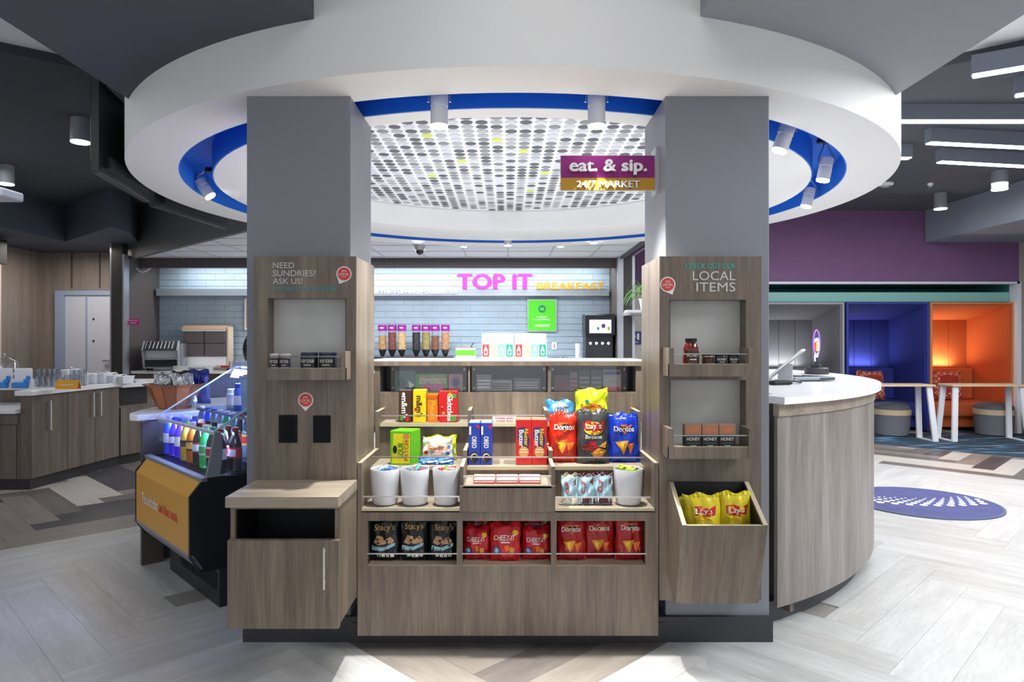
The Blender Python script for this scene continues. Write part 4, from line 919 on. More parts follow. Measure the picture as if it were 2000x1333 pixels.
# ---- energy bars
CL = [('band', rect2d(-.97, .97, .06, .26, 8, 4), brn), ('lettering', text2d('CLIF', -.62, -.15, .42, .84, .06, rot=90), PR), ('picture', poly2d([(.3, .78), (.8, .92), (.8, .7)], 2), PBR)]
for k, (a, b, l) in enumerate(((1098, 1131, 'left ice blue energy bar with a cream foot leaning in the right tray'), (1129, 1164, 'middle ice blue energy bar with a maroon foot in the right tray'), (1161, 1197, 'right ice blue energy bar, rightmost of the three'))):
    p_ = [(('band', rect2d(-.97, .97, .06, .26, 8, 4), cream) if k == 0 else CL[0])]+CL[1:]
    bag('energy_bar', l, 'energy bar', 'energy bars in the right tray', a, b, 935-2*k, 990, 3.06, icy, p_, .014, .12, seed=70+k, z=zBf+.001, roll=.03*(k-1), band=brn if k else cream)
    bag('energy_bar', ['maroon topped bar standing behind the left energy bar', 'maroon topped bar standing behind the middle energy bar', 'maroon topped bar standing behind the right energy bar'][k], 'energy bar', 'energy bars in the right tray', a+2, b-1, 929-2*k, 984, 3.11, brn if k else mat('foil_taupe', 'b5a88a', .3), [], .012, .12, seed=75+k, z=zBf+.001)
# ---- items behind acrylic
def ybx(px0, px1, pt, pb, Y, d, m, name, label, cat, group, prints=()):
    return carton(name, label, cat, group, px0, px1, pt, pb, Y, d, m, [m]+list(prints), z=zE+.001)
G9 = 'packaged goods behind the acrylic doors'
ybx(771, 812, 717, 758, 3.66, .03, mat('pack_teal', '5c7f86', .3), 'headphone_pack', 'teal headphone pack behind the left acrylic door', 'package', G9, [('earphone', disc2d(-.3, .4, .4, .28), mat('print_petrol', '245057', .4)), ('picture', poly2d([(.3, .5), (.9, .3), (.4, .15)], 2), PW_)])
ybx(812, 874, 717, 752, 3.65, .03, mat('pack_green', '3dae48', .35), 'charger_pack', 'green pack reading chargers or electronics behind the left door', 'package', G9, [('panel', rect2d(-.8, .85, .55, .95, 2, 2), mat('print_sage', '9db58c', .5)), ('panel', rect2d(-.7, .8, .05, .42, 2, 2), mat('print_magenta', 'c46aac', .5)), ('lettering', text2d('CHARGERS OR', -.75, .95, .60, .74, .05), PW_), ('lettering', text2d('ELECTRONICS?', -.75, .95, .43, .57, .05), PW_)])
ybx(876, 904, 722, 756, 3.66, .03, mat('pack_rose', 'c99a96', .3), 'cable_pack', 'rose coloured coiled cable pack behind the left door', 'package', G9, [('coil', disc2d(0, .5, .75, .4), mat('print_lilac', '8f8fb8', .4)), ('coil', disc2d(0, .5, .45, .25), mat('print_slate', '4a5578', .4))])
for k, (a, b, c, dpt) in enumerate(((930, 960, '8c8f98', 730), (955, 1000, 'a9abb2', 741), (1002, 1056, '7d8088', 738))):
    ybx(a, b, dpt, 763, 3.66+.02*k, .04, mat('pack_grey%d' % k, c, .3), 'cable_pack', ['left grey striped pack behind the middle acrylic door', 'centre pale grey pack behind the middle acrylic door', 'right grey pack behind the middle acrylic door'][k], 'package', G9, [('stripe', rect2d(-.8, .8, .2+.2*q, .28+.2*q, 2, 1), PW_ if k != 1 else PK) for q in range(3)])
ybx(936, 1055, 716, 727, 3.80, .03, mat('pack_frost', 'd9dbe2', .4), 'paper_stack', 'white flat stack at the back behind the middle door', 'package', G9)
for k, (a, b, tp, c, l) in enumerate(((1082, 1112, 728, '5a474c', 'stack of brown bars left behind the right acrylic door'), (1113, 1128, 722, '8a8088', 'narrow grey bars behind the right acrylic door'), (1130, 1152, 718, '4c4a50', 'dark charger blister pack behind the right acrylic door'), (1154, 1176, 718, '56545c', 'second dark blister pack behind the right acrylic door'), (1178, 1213, 718, 'b9b2ae', 'white, blue and red carton behind the right acrylic door'))):
    pr = [('stripe', rect2d(-.85, .85, .15+.22*q, .24+.22*q, 2, 1), PDR if k < 2 else mat('print_grey', '9a9aa2', .4)) for q in range(3)]
    if k == 4: pr = [('stripe', rect2d(-.9, .9, .78, .92, 2, 1), mat('print_navyblue', '2d4a86', .4)), ('stripe', rect2d(-.9, .9, .02, .2, 2, 1), PR), ('lettering', rect2d(-.6, .6, .4, .44, 2, 1), mat('print_grey', '9a9aa2', .4))]
    ybx(a, b, tp, 760, 3.66, .04, mat('pack_dark%d' % k, c, .35), 'charger_pack', l, 'package', G9, pr)
# ---- jars on the towers
def jar(px0, px1, pt, pb, Y, zf, m, lidm, label, group, text, textm, hon=None, n=28):
    R = (px1-px0)/2/F*Y; h = (pb-pt)/F*Y; t = thing('jar', label, 'jar', (XX((px0+px1)/2, Y), Y+R, zf), 0, group)
    MB().lathe([(R*.9, 0), (R, .003), (R, h*.74), (R*.93, h*.80)], n).build('jar_body', m, t, local=True, smooth=True)
    MB().lathe([(R*.99, h*.79), (R*1.0, h*.80), (R*1.0, h*.985), (R*.95, h)], n).build('lid', lidm, t, local=True, smooth=True)
    fn = lambda x, z, e: ((R+e)*math.sin(x), -(R+e)*math.cos(x), z*h)
    lay('label_print', [(rect2d(-1.1, 1.1, .12, .70, 10, 1), 0, 0), (text2d(text, -.75, .75, .38, .58, .03), 1, 1), (rect2d(-.4, .4, .22, .26, 4, 1), 1, 1)], fn, [mat('label_black', '1a1b22', .4), textm], t)
    return t
Yj = 2.92; zl = LTR[2]-.003
spd = mat('jar_glass_dark', '2d2e3c', .2); spw = mat('jar_glass_pale', '9a98a2', .2)
for k, (a, b, pt, m, lm, l) in enumerate(((524, 544, 688, spw, mat('lid_cream', 'cfc8bd', .4), 'small pale-lidded jar, first on the left tower tray'), (543.5, 565, 688, spw, mat('lid_cream', 'cfc8bd', .4), 'small pale-lidded jar, second on the left tower tray'),
    (583, 616, 686, spd, mat('lid_navy', '23243a', .3), 'wide black-labelled jar left of the pair on the left tower'), (619, 653, 686, spd, mat('lid_navy', '23243a', .3), 'wide black-labelled jar at the right of the left tower tray'))):
    jar(a, b, pt, 718, Yj, zl, m, lm, l, 'jars on the left tower tray', 'BODY SCRUB', SILK)
for k, (a, b) in enumerate(((590, 612), (626, 648))):
    jar(a, b, 684, 714, 2.99-.015, zl, spd, mat('lid_navy', '23243a', .3), ['dark jar hidden behind the left wide jar', 'dark jar hidden behind the right wide jar'][k], 'jars on the left tower tray', 'SCRUB', SILK)
zr = RTR[2]-.003
R = .0225; Yh = 2.90; t = thing('honey_bottle', 'dark amber honey bottle with a black cap on the right tower', 'bottle', (XX(1353.5, Yh), Yh+R+.01, zr))
k_ = 52/F*Yh
MB().lathe([(R*.9, 0), (R*1.5, .004), (R*1.52, k_*.25), (R*1.32, k_*.45), (R*1.42, k_*.60), (R*1.1, k_*.78), (R*.85, k_*.84), (R*.85, k_*.9)], 28).build('bottle_body', mat('honey_amber', '5a140c', .12, coat=.5), t, local=True, smooth=True)
MB().lathe([(R*1.05, k_*.86), (R*1.08, k_*.87), (R*1.08, k_*.99), (R, k_)], 28).build('cap', BLACK, t, local=True, smooth=True)
fn = lambda x, z, e: ((R*1.5+e+.001)*math.sin(x), -(R*1.5+e+.001)*math.cos(x), z*k_)
lay('label_print', [(rect2d(-1, 1, .12, .5, 8, 1), 0, 0), (text2d('HONEY', -.7, .7, .30, .42, .04), 1, 1), (rect2d(-.4, .4, .18, .22, 2, 1), 1, 1)], fn, [mat('label_maroon', '35100f', .4), SILK], t)
for k, (a, b, m, lm, l) in enumerate(((1374, 1397, mat('jar_honeycomb', 'b79a5c', .3), mat('lid_black', '1b1b1e', .4), 'jar of pale honeycomb beside the amber bottle'), (1399, 1422, spd, mat('lid_black', '1b1b1e', .4), 'small black honey jar in the middle of the right tower tray'), (1424, 1446, spd, mat('lid_black', '1b1b1e', .4), 'small black honey jar at the right of the right tower tray'))):
    jar(a, b, 690, 712, Yh+.005, zr, m, lm, l, 'honey jars on the right tower tray', 'HONEY', SILK if k else PBR)
# honey boxes on the lower tray
zr2 = RTR2[2]-.003
for k in range(3):
    a = 1338+k*33.4; Yq = 2.91
    t = carton('honey_box', ['left black honey box with a copper top on the lower tray', 'middle black honey box with a copper top on the lower tray', 'right black honey box with a copper top on the lower tray'][k], 'box', 'honey boxes on the right tower', a, a+32, 848, 871, Yq, .045, mat('box_black', '17181b', .4), [PK, ('lettering', text2d('HONEY', -.8, .8, .52, .80, .04), SILK), ('lettering', rect2d(-.7, .7, .28, .34, 2, 1), mat('print_dimgreen', '4c6c60', .5)), ('lettering', rect2d(-.35, .35, .08, .13, 2, 1), SILK)], z=zr2)
    w = 32/F*Yq; hb = 23/F*Yq
    MB().box(-w/2, w/2, -.0225, .0225, hb+.001, hb+.044).build('copper_top', mat('box_copper', '9c7358', .5), t, local=True, bev=.001)
    lay('window_print', [(rect2d(-w*.36, w*.36, hb+.010, hb+.032, 1, 1), 0, 0)], lambda x, z, e: (x, -.0225-e+.0006, z), [mat('print_terracotta', 'b5704a', .5)], t)
# ================================================================ DESK TOP ITEMS
DZ = 1.101
t = thing('tablet_stand', 'silver point of sale tablet tilted on a stand at the left of the desk top', 'tablet', (1.72, 4.25, DZ), math.radians(-28))
mb = MB(); mb.M = Matrix.Translation((0, 0, .115)) @ Matrix.Rotation(math.radians(-42), 4, 'Y'); mb.box(-.13, .14, -.11, .11, -.006, .006); mb.build('tablet_shell', mat('tablet_white', 'e6e8ec', .3), t, local=True, bev=.003)
mb = MB(); mb.M = Matrix.Translation((0, 0, .115)) @ Matrix.Rotation(math.radians(-42), 4, 'Y'); mb.box(-.115, .125, -.095, .095, -.0072, -.006); mb.build('tablet_back', mat('tablet_grey', '8d9298', .35), t, local=True)
MB().prof([(-.05, 0), (.05, 0), (.04, .02), (.0, .12), (-.02, .12)], -.04, .04).build('stand_neck', SILV, t, local=True); MB().lathe([(.09, 0), (.09, .012), (.06, .02)], 28).build('stand_base', SILV, t, local=True)
t = thing('card_reader', 'clear cased card reader pad lying before the neon sign on the desk', 'card reader', (1.955, 4.50, DZ), math.radians(8))
MB().box(-.15, .15, -.09, .09, .006, .03).build('reader_body', mat('reader_dark', '3d464d', .3), t, local=True, bev=.006)
MB().box(-.13, .04, -.091, -.09, .012, .026).build('slot_plate', mat('reader_steel', '9aa6ad', .3, .5), t, local=True)
MB().box(-.16, .16, -.10, .10, .0, .006).box(-.12, .12, -.07, .07, .03, .036).build('clear_case', ACRY, t, local=True)
for x in (-.1, .0): MB().box(x, x+.06, -.05, .05, .031, .034).build('key_strip', BLACK, t, local=True)
t = thing('neon_bulb_sign', 'purple neon light bulb sign on a dark round base on the desk', 'neon sign', (2.43, 5.4, DZ), math.radians(48))
MB().lathe([(.085, 0), (.09, .004), (.09, .045), (.085, .05)], 32).build('base', mat('neon_base', '33363a', .4), t, local=True, smooth=True)
MB().box(-.04, .04, -.03, .03, .05, .075).build('power_block', mat('neon_block', '3c4046', .4), t, local=True)
MB().cyl((0, 0, .07), (0, 0, .13), .012).build('post', mat('neon_base', '33363a', .4), t, local=True)
pts = []
for k in range(33):
    a = math.radians(-62+304*k/32); pts.append((.075*math.cos(a), 0, .245+.10*math.sin(a)))
MB().tube([(-.03, 0, .10)]+pts[::-1][:0]+[(-.035, 0, .14)][:0]+pts[::-1]+[(.03, 0, .13)], .0045).build('bulb_tube', mat('neon_violet', '8a5cff', emit='6a3cff', es=2.6), t, local=True)
for nm, x, c, e in (('red_bar', -.032, 'c23a28', 'd2482a'), ('yellow_bar', 0, 'f0d020', 'ffe23a'), ('white_bar', .03, 'f0f0f0', 'ffffff')):
    MB().cyl((x, 0, .18), (x, 0, .25), .009, n=10).build(nm, mat('neon_'+nm, c, emit=e, es=1.6), t, local=True)
MB().tube([(-.04, 0, .25), (-.03, 0, .275), (-.015, 0, .26), (0, 0, .28), (.015, 0, .26), (.03, 0, .28), (.042, 0, .255)], .004).tube([(-.035, 0, .10), (-.045, 0, .14), (-.03, 0, .165), (-.01, 0, .15), (.0, 0, .12), (.02, 0, .15), (.035, 0, .165)], .004).build('filament_tube', mat('neon_white', 'e8e2ff', emit='cfc2ff', es=4), t, local=True)
t = thing('phone', 'dark handset lying at the left edge of the desk top behind the column', 'phone', (1.62, 4.1, DZ), math.radians(20))
MB().box(-.06, .08, -.03, .03, 0, .025).build('handset_body', BLACK, t, local=True, bev=.01); MB().tube([(.08, 0, .015), (.13, .03, .02), (.17, .0, .01), (.2, .04, .01)], .004).build('cord', BLACK, t, local=True)
# ================================================================ RUG
rug = thing('round_rug', 'round blue floor rug with white dot arcs right of the desk', 'rug', (3.48, 5.77, 0))
MB().lathe([(.56, 0), (.56, .008), (.555, .009)], 64, (0, 0, .0)).build('pile', mat('rug_blue', '484c7a', .95, var=.12, vscale=6), rug, local=True)
MB().arc(0, 0, .56, .578, 0, 360, 0, .010, 64).build('border', mat('rug_border', '55607c', .9), rug, local=True)
mb = MB(); rr = random.Random(4)
for ring_, (rad, n_, s_) in enumerate(((1.06, 19, .030), (1.0, 19, .026), (.945, 19, .021), (.895, 19, .016), (.85, 19, .012), (.81, 19, .008))):
    for k in range(n_):
        a = math.radians(215+110*(k+.5*(ring_ % 2))/n_)
        x = .1+rad*math.cos(a); y = .92+rad*math.sin(a)
        if math.hypot(x, y) < .53: mb.lathe([(s_, .0092), (s_, .0105)], 12, (x, y, 0))
mb.build('dot_pattern', mat('rug_white', 'f1f1f4', .9), rug, local=True, kind='stuff')
# ================================================================ LOUNGE PODS
def pod(x0, x1, c_in, c_light, label, name):
    t = thing('seating_pod', label, 'seating pod', ((x0+x1)/2, 10.05, 0), 0, 'upholstered seating pods')
    m = mat('pod_'+name, c_in, .9, bump=.1, bscale=200); z1 = 1.92; D = 1.0; yb = 10.08+D
    mb = MB(); mb.box(x0, x0+.05, 10.08, yb, .05, z1); mb.build('side_wall', m, t)
    mb = MB(); mb.box(x1-.05, x1, 10.08, yb, .05, z1); mb.build('side_wall', m, t)
    w = (x1-x0-.1)/4
    for k in range(4): MB().box(x0+.05+k*w+.003, x0+.05+(k+1)*w-.003, yb-.05, yb, .3, 1.72).build('back_panel', m, t, bev=.004)
    MB().prof([(10.08, z1-.04), (10.08, z1), (yb, z1-.2), (yb, z1-.24)], x0+.05, x1-.05).build('canopy_panel', m, t)
    MB().box(x0+.06, x1-.06, 10.22, yb-.06, .22, .43).build('seat_cushion', m, t, bev=.03)
    MB().box(x0+.06, x1-.06, yb-.24, yb-.06, .43, .92).build('back_cushion', m, t, bev=.03)
    MB().box(x0+.06, x1-.06, 10.3, yb-.06, .06, .22).build('plinth', m, t)
    e = mat('pod_edge_'+name, c_light, .7); MB().box(x0, x0+.03, 10.05, 10.08, .03, z1).box(x1-.03, x1, 10.05, 10.08, .03, z1).box(x0+.03, x1-.03, 10.05, 10.08, z1-.03, z1).build('front_trim', e, t)
    return yb
yb = pod(3.78, 4.93, '77777d', '9a9aa2', 'grey upholstered seating pod behind the desk', 'grey')
pod(4.96, 6.17, '202b78', '2b3a92', 'navy blue upholstered seating pod beside the grey one', 'navy')
pod(6.19, 7.42, 'bc5a2a', 'c8825a', 'bright orange upholstered seating pod at the right end', 'orange')
for x_, w_, c_ in ((5.45, 7, (.8, .8, 1)), (6.68, 11, (1, .92, .6)), (4.25, 5, (1, 1, 1))): area('pod_light', (x_, 10.93, .95), (math.pi-.12, 0, 0), .85, .10, w_, c_)
struct(MB().box(3.76, 7.40, 10.13, 10.15, 1.93, 2.07).build('trim_40', mat('teal_light', '86bdb6', .6)))
def cush_mat():
    m = bpy.data.materials.new('diamond_weave'); m.use_nodes = True; nt = m.node_tree; b = nt.nodes['Principled BSDF']
    g = nt.nodes.new('ShaderNodeTexCoord'); mp = nt.nodes.new('ShaderNodeMapping'); mp.inputs['Rotation'].default_value = (0, math.radians(45), 0); mp.inputs['Scale'].default_value = (16, 16, 16)
    c = nt.nodes.new('ShaderNodeTexVoronoi'); c.distance = 'CHEBYCHEV'; c.inputs['Randomness'].default_value = .15; c.inputs['Scale'].default_value = 1
    r = nt.nodes.new('ShaderNodeValToRGB'); r.color_ramp.interpolation = 'CONSTANT'; e = r.color_ramp.elements
    e[0].position = 0; e[0].color = (*s2l('b8472c'), 1); e[1].position = .18; e[1].color = (*s2l('d9a28c'), 1); k = e.new(.34); k.color = (*s2l('9c3526'), 1)
    nt.links.new(g.outputs['Object'], mp.inputs[0]); nt.links.new(mp.outputs[0], c.inputs['Vector']); nt.links.new(c.outputs['Distance'], r.inputs[0]); nt.links.new(r.outputs[0], b.inputs['Base Color']); b.inputs['Roughness'].default_value = .9
    return m
CM = cush_mat()
def cushion(px, py, Y, label, rz, s=.23):
    p = W(px, py, Y); vs = []; fs = []; n = 12
    for sd_ in (1, -1):
        for j in range(n+1):
            for i in range(n+1):
                u = -1+2*i/n; v = -1+2*j/n; k = (max(0, 1-u**4)*max(0, 1-v**4))**.45
                vs.append((u*s*(1-.06*(1-abs(v))), -sd_*.085*k, s+v*s*(1-.06*(1-abs(u)))))
    N = (n+1)**2
    for j in range(n):
        for i in range(n):
            a = j*(n+1)+i; fs += [(a, a+1, a+n+2, a+n+1), (N+a, N+a+n+1, N+a+n+2, N+a+1)]
    o = MB().add(vs, fs).build('throw_pillow', CM, local=True, smooth=True, sm_ang=80); o.location = (p.x, p.y, .44); o.rotation_euler = (-.2, .04, rz)
    tag(o, label, 'pillow', 'patterned throw pillows in the pods')
cushion(1703, 770, 10.62, 'orange diamond patterned pillow in the navy pod', .15); cushion(1850, 775, 10.60, 'red diamond patterned pillow in the orange pod', -.1)
# ottomans
def ottoman(px, label):
    Y = 9.85; t = thing('ottoman', label, 'ottoman', (XX(px, Y), Y, 0), 0, 'grey drum ottomans'); f_ = mat('ottoman_grey', '6f737a', .95, bump=.15, bscale=180)
    MB().lathe([(.19, .0), (.225, .02), (.245, .15), (.25, .30)], 36).build('body', f_, t, local=True, smooth=True)
    MB().lathe([(.25, .30), (.258, .305), (.258, .375), (.25, .38)], 36).build('wood_band', mat('birch', 'd9c3a0', .5), t, local=True, smooth=True)
    MB().lathe([(.245, .375), (.24, .42), (.20, .455), (.1, .468), (.0, .47)], 36, cap=False).build('top_pad', f_, t, local=True, smooth=True)
    return t
ottoman(1740, 'grey drum ottoman with a pale wood band before the navy pod'); ottoman(1941, 'grey drum ottoman with a pale wood band before the orange pod')
def bench_table(px0, px1, label):
    Y = 9.18; x0 = XX(px0, Y); x1 = XX(px1, Y); zt = ZZ(752, Y)
    t = thing('side_table', label, 'table', ((x0+x1)/2, Y+.25, 0), 0, 'white framed tables before the pods')
    MB().box(x0, x1, Y, Y+.34, zt-.025, zt).build('tabletop', mat('birch', 'd9c3a0', .5), t, bev=.003)
    wl_ = mat('leg_white', 'e9ebf0', .4)
    for e in (0, 1):
        xa = x0+.02 if e == 0 else x1-.1; s = -1 if e == 0 else 1
        mb = MB(); tw = .012
        for (ya, yb2) in ((Y+.06, Y+.0), (Y+.31, Y+.36)):
            mb.add([(xa, ya-.03, zt-.025), (xa+.07, ya-.03, zt-.025), (xa+.07, ya+.0, zt-.025), (xa, ya+.0, zt-.025), (xa+s*.05, yb2-.03, .007), (xa+.07+s*.05, yb2-.03, .007), (xa+.07+s*.05, yb2, .007), (xa+s*.05, yb2, .007)],
                   [(0, 1, 2, 3), (7, 6, 5, 4), (4, 5, 1, 0), (5, 6, 2, 1), (6, 7, 3, 2), (7, 4, 0, 3)])
        mb.box(xa+s*.05, xa+.07+s*.05, Y-.03, Y+.36, 0.007, .018); mb.build('leg', wl_, t)
bench_table(1690, 1828, 'white legged table with birch top before the navy pod'); bench_table(1862, 2010, 'white legged table with birch top before the orange pod')
t = thing('baseboard_heater', 'black low panel at the foot of the alcove right end', 'panel', (7.6, 9.9, 0)); MB().box(7.48, 7.9, 9.88, 9.96, 0, .3).build('cover', BLACK, t, bev=.01); MB().box(7.5, 7.88, 9.87, 9.88, .2, .24).build('vent_slot', STEEL, t)
# ================================================================ LEFT: REFRIGERATED CASE
ca_ = math.atan2(.68, .735)
cs = thing('refrigerated_case', 'open glass drinks display case with an orange front panel beside the left column', 'display case', (-1.57, 3.39, 0), ca_)
Lc = .965; ORG = mat('case_orange', 'd0993f', .4); CBK = mat('case_black', '0d0e11', .4); CGR = mat('case_grey', '7e838b', .35)
def ext(poly, y0, y1, nm, m, bev=0):   # (x,z) profile extruded along local y
    n = len(poly); a = sum(poly[i][0]*poly[(i+1) % n][1]-poly[(i+1) % n][0]*poly[i][1] for i in range(n))
    if a > 0: poly = poly[::-1]
    mb = MB(); mb.add([(x, y0, z) for x, z in poly]+[(x, y1, z) for x, z in poly], [tuple(range(n-1, -1, -1)), tuple(range(n, 2*n))]+[(i, (i+1) % n, n+(i+1) % n, n+i) for i in range(n)])
    return mb.build(nm, m, cs, local=True, bev=bev)
body = [(.012, .29), (.012, .58), (.07, .665), (.75, .665), (.75, .22), (.06, .22)]
ext(body, .02, Lc-.02, 'tank', CBK)
ext([(-.002, .285), (-.002, .590), (.068, .672), (.78, .672), (.78, .205), (.05, .205)], 0, .02, 'end_panel', CBK); ext([(-.002, .285), (-.002, .590), (.068, .672), (.78, .672), (.78, .205), (.05, .205)], Lc-.02, Lc, 'end_panel', CBK)
ext([(0, .30), (0, .583), (.012, .583), (.012, .30)], .02, Lc-.02, 'front_panel', ORG)
ext([(0, .583), (.055, .655), (.066, .65), (.012, .58)], .02, Lc-.02, 'upper_front_panel', mat('case_orange_pale', 'dba54c', .4))
ext([(.053, .655), (.05, .675), (.085, .68), (.085, .655)], .0, Lc, 'sill', CGR, .003)
ext([(.0, .285), (0, .30), (.014, .30), (.06, .225), (.05, .22)], 0, Lc, 'lower_trim', CGR)
ext([(.15, 0), (.15, .21), (.75, .21), (.75, 0)], .02, Lc-.15, 'machine_base', mat('case_base', '25262a', .5))
mb = MB()
for k in range(22): mb.box(.147, .15, .06+k*.026, .075+k*.026, .08, .17)
mb.build('vent_grille', mat('vent_black', '060607', .6), cs, local=True)
# printed line on the orange front: runs along -y on the plane x=0
fn = lambda y, z, e: (-e, Lc-y, z)
sh1 = text2d('This and that', .14, .44, .425, .485, .03); sh2 = text2d('and then some.', .46, .78, .425, .485, .03)
lay('lettering', [(sh1, 0, 0), (sh2, 1, 0)], fn, [PW_, mat('print_coral', 'e8503a', .5)], cs)
# glass and frame
MB().add([(.075, .02, .68), (.075, Lc-.02, .68), (.117, Lc-.02, .89), (.117, .02, .89)], [(0, 1, 2, 3)]).add([(.079, .02, .68), (.079, Lc-.02, .68), (.121, Lc-.02, .89), (.121, .02, .89)], [(3, 2, 1, 0)]).build('front_glass', GLASS, cs, local=True)
MB().box(.112, .13, .0, Lc, .888, .903).build('rail', mat('case_rail', 'd8dce4', .3, .3), cs, local=True)
MB().add([(.12, .02, .905), (.12, Lc-.02, .905), (.60, Lc-.02, 1.20), (.60, .02, 1.20)], [(0, 1, 2, 3)]).build('upper_glass', GLASS, cs, local=True)
MB().tube([(.12, Lc-.01, .905), (.60, Lc-.01, 1.20)], .005).build('glass_edge', mat('glass_edge', 'b9d4ea', .2), cs, local=True); MB().tube([(.12, .01, .905), (.60, .01, 1.20)], .005).build('glass_edge', mat('glass_edge', 'b9d4ea', .2), cs, local=True)
ext([(.075, .675), (.145, .675), (.16, .80), (.15, .90), (.118, .905), (.10, .80)], -.002, .018, 'end_bracket', CGR, .003)
for y0 in (.004, Lc-.012): MB().add([(.15, y0, .68), (.75, y0, .68), (.75, y0, 1.2), (.6, y0, 1.2), (.15, y0, .92)], [(0, 1, 2, 3, 4)]).build('side_glass', GLASS, cs, local=True)
MB().box(.74, .78, 0, Lc, .67, 1.22).box(.58, .78, 0, Lc, 1.20, 1.225).build('back_panel', mat('case_back', '9aa4b8', .4), cs, local=True)
MB().box(.34, .74, .03, Lc-.03, .93, .945).build('wire_shelf', mat('case_shelf', '3a4656', .3), cs, local=True)
MB().box(.40, .42, .04, Lc-.04, .915, .928).build('led_strip', mat('led_blue', 'ffffff', emit='7fa0ff', es=14), cs, local=True); MB().box(.62, .64, .04, Lc-.04, 1.185, 1.198).build('led_strip', mat('led_blue', 'ffffff', emit='7fa0ff', es=14), cs, local=True)
MB().box(.30, .74, .03, Lc-.03, .673, .72).build('step', mat('case_step', '2b3036', .5), cs, local=True)
Mc = Matrix.Translation(cs.location) @ Matrix.Rotation(ca_, 4, 'Z')
# bottles
def bottle(label, liquid, capm, labm, lab2, z, x, y, s=1.0):
    p = Mc @ Vector((x, y, z)); t = thing('drink_bottle', label, 'bottle', p, ca_, 'bottles in the refrigerated case')
    R = .031*s; h = .215*s
    MB().lathe([(R*.75, 0), (R, .008), (R*.97, h*.12), (R, h*.3), (R*.96, h*.45), (R, h*.58), (R*.85, h*.70), (R*.45, h*.86), (R*.42, h*.93)], 18).build('bottle_body', liquid, t, local=True, smooth=True)
    MB().lathe([(R*.48, h*.92), (R*.5, h*.925), (R*.5, h*.99), (R*.44, h)], 14).build('cap', capm, t, local=True, smooth=True)
    MB().lathe([(R*1.02, h*.32), (R*1.02, h*.56)], 18, cap=False).build('label_wrap', labm, t, local=True, smooth=True)
    if lab2: MB().arc(0, 0, R*1.03, R*1.05, 150, 250, h*.36, h*.52, 6).build('label_mark', lab2, t, local=True)
    return t
cola = mat('liq_cola', '1c0f10', .1, coat=.6); clr = mat('liq_clear', 'b8cbe4', .05, trans=.7); gre = mat('liq_green', '2cc866', .08, trans=.3, coat=.5); pur = mat('liq_purple', '5a34e8', .1, trans=.3, coat=.5); org = mat('liq_orange', 'd8701c', .1, coat=.4); lem = mat('liq_lemon', 'd2b43a', .1, coat=.4); blb = mat('liq_blue', '3f66ee', .1, trans=.3, coat=.4)
lw = mat('label_white', 'e6e4e6', .4); lr = mat('label_red', 'c41c24', .4); ly = mat('label_gold', 'e0b03a', .4); lk = mat('label_dark', '1c1a20', .4); lg = mat('label_green', '3fae52', .4)
cr = mat('cap_red', 'a8141c', .4); cw = mat('cap_white', 'd9dce4', .4); cg = mat('cap_teal', '4fae9a', .4); cb_ = mat('cap_blue', '2c4cc0', .4); ck_ = mat('cap_black', '18181c', .4)
rows = [('front', .17, .676, [(cola, cr, lw, lr, 'cola'), (cola, cg, lw, lr, 'diet cola'), (gre, cw, lw, lg, 'green'), (cola, ck_, lr, lw, 'red-labelled cola'), (org, cw, lk, ly, 'orange'), (lem, cg, ly, lk, 'lemon'), (pur, cb_, lw, None, 'purple'), (pur, cb_, lk, lw, 'dark-labelled purple'), (blb, cw, lw, None, 'blue')]),
        ('second', .25, .676, [(cola, cr, lr, lw, 'cola'), (cola, cr, lw, lr, 'white-labelled cola'), (gre, cw, lg, lw, 'green'), (cola, ck_, lr, lw, 'red-labelled cola'), (lem, ck_, ly, lk, 'lemon'), (org, cw, ly, None, 'orange'), (pur, cb_, lw, None, 'purple'), (pur, cw, lw, None, 'white-capped purple'), (clr, cw, lw, None, 'clear')]),
        ('third', .36, .722, [(cola, cg, lw, lr, 'diet cola'), (clr, cw, ly, lr, 'gold-labelled clear'), (cola, cr, lr, None, 'cola'), (clr, cw, lw, None, 'clear'), (gre, cw, lw, None, 'green'), (clr, cw, lw, cb_, 'blue-marked clear'), (clr, cb_, lw, None, 'blue-capped clear'), (blb, cb_, lw, None, 'blue'), (clr, cw, ly, None, 'gold-labelled clear')])]
for rn, x, z, L in rows:
    for k, (a, b, c, d, nm) in enumerate(L):
        pos = ['at the near end', 'second from the near end', 'third from the near end', 'fourth from the near end', 'in the middle', 'fourth from the far end', 'third from the far end', 'second from the far end', 'at the far end'][k]
        bottle('%s drink bottle %s of the %s row in the case' % (nm, pos, rn), a, b, c, d, z, x, .07+k*.103, 1.08)
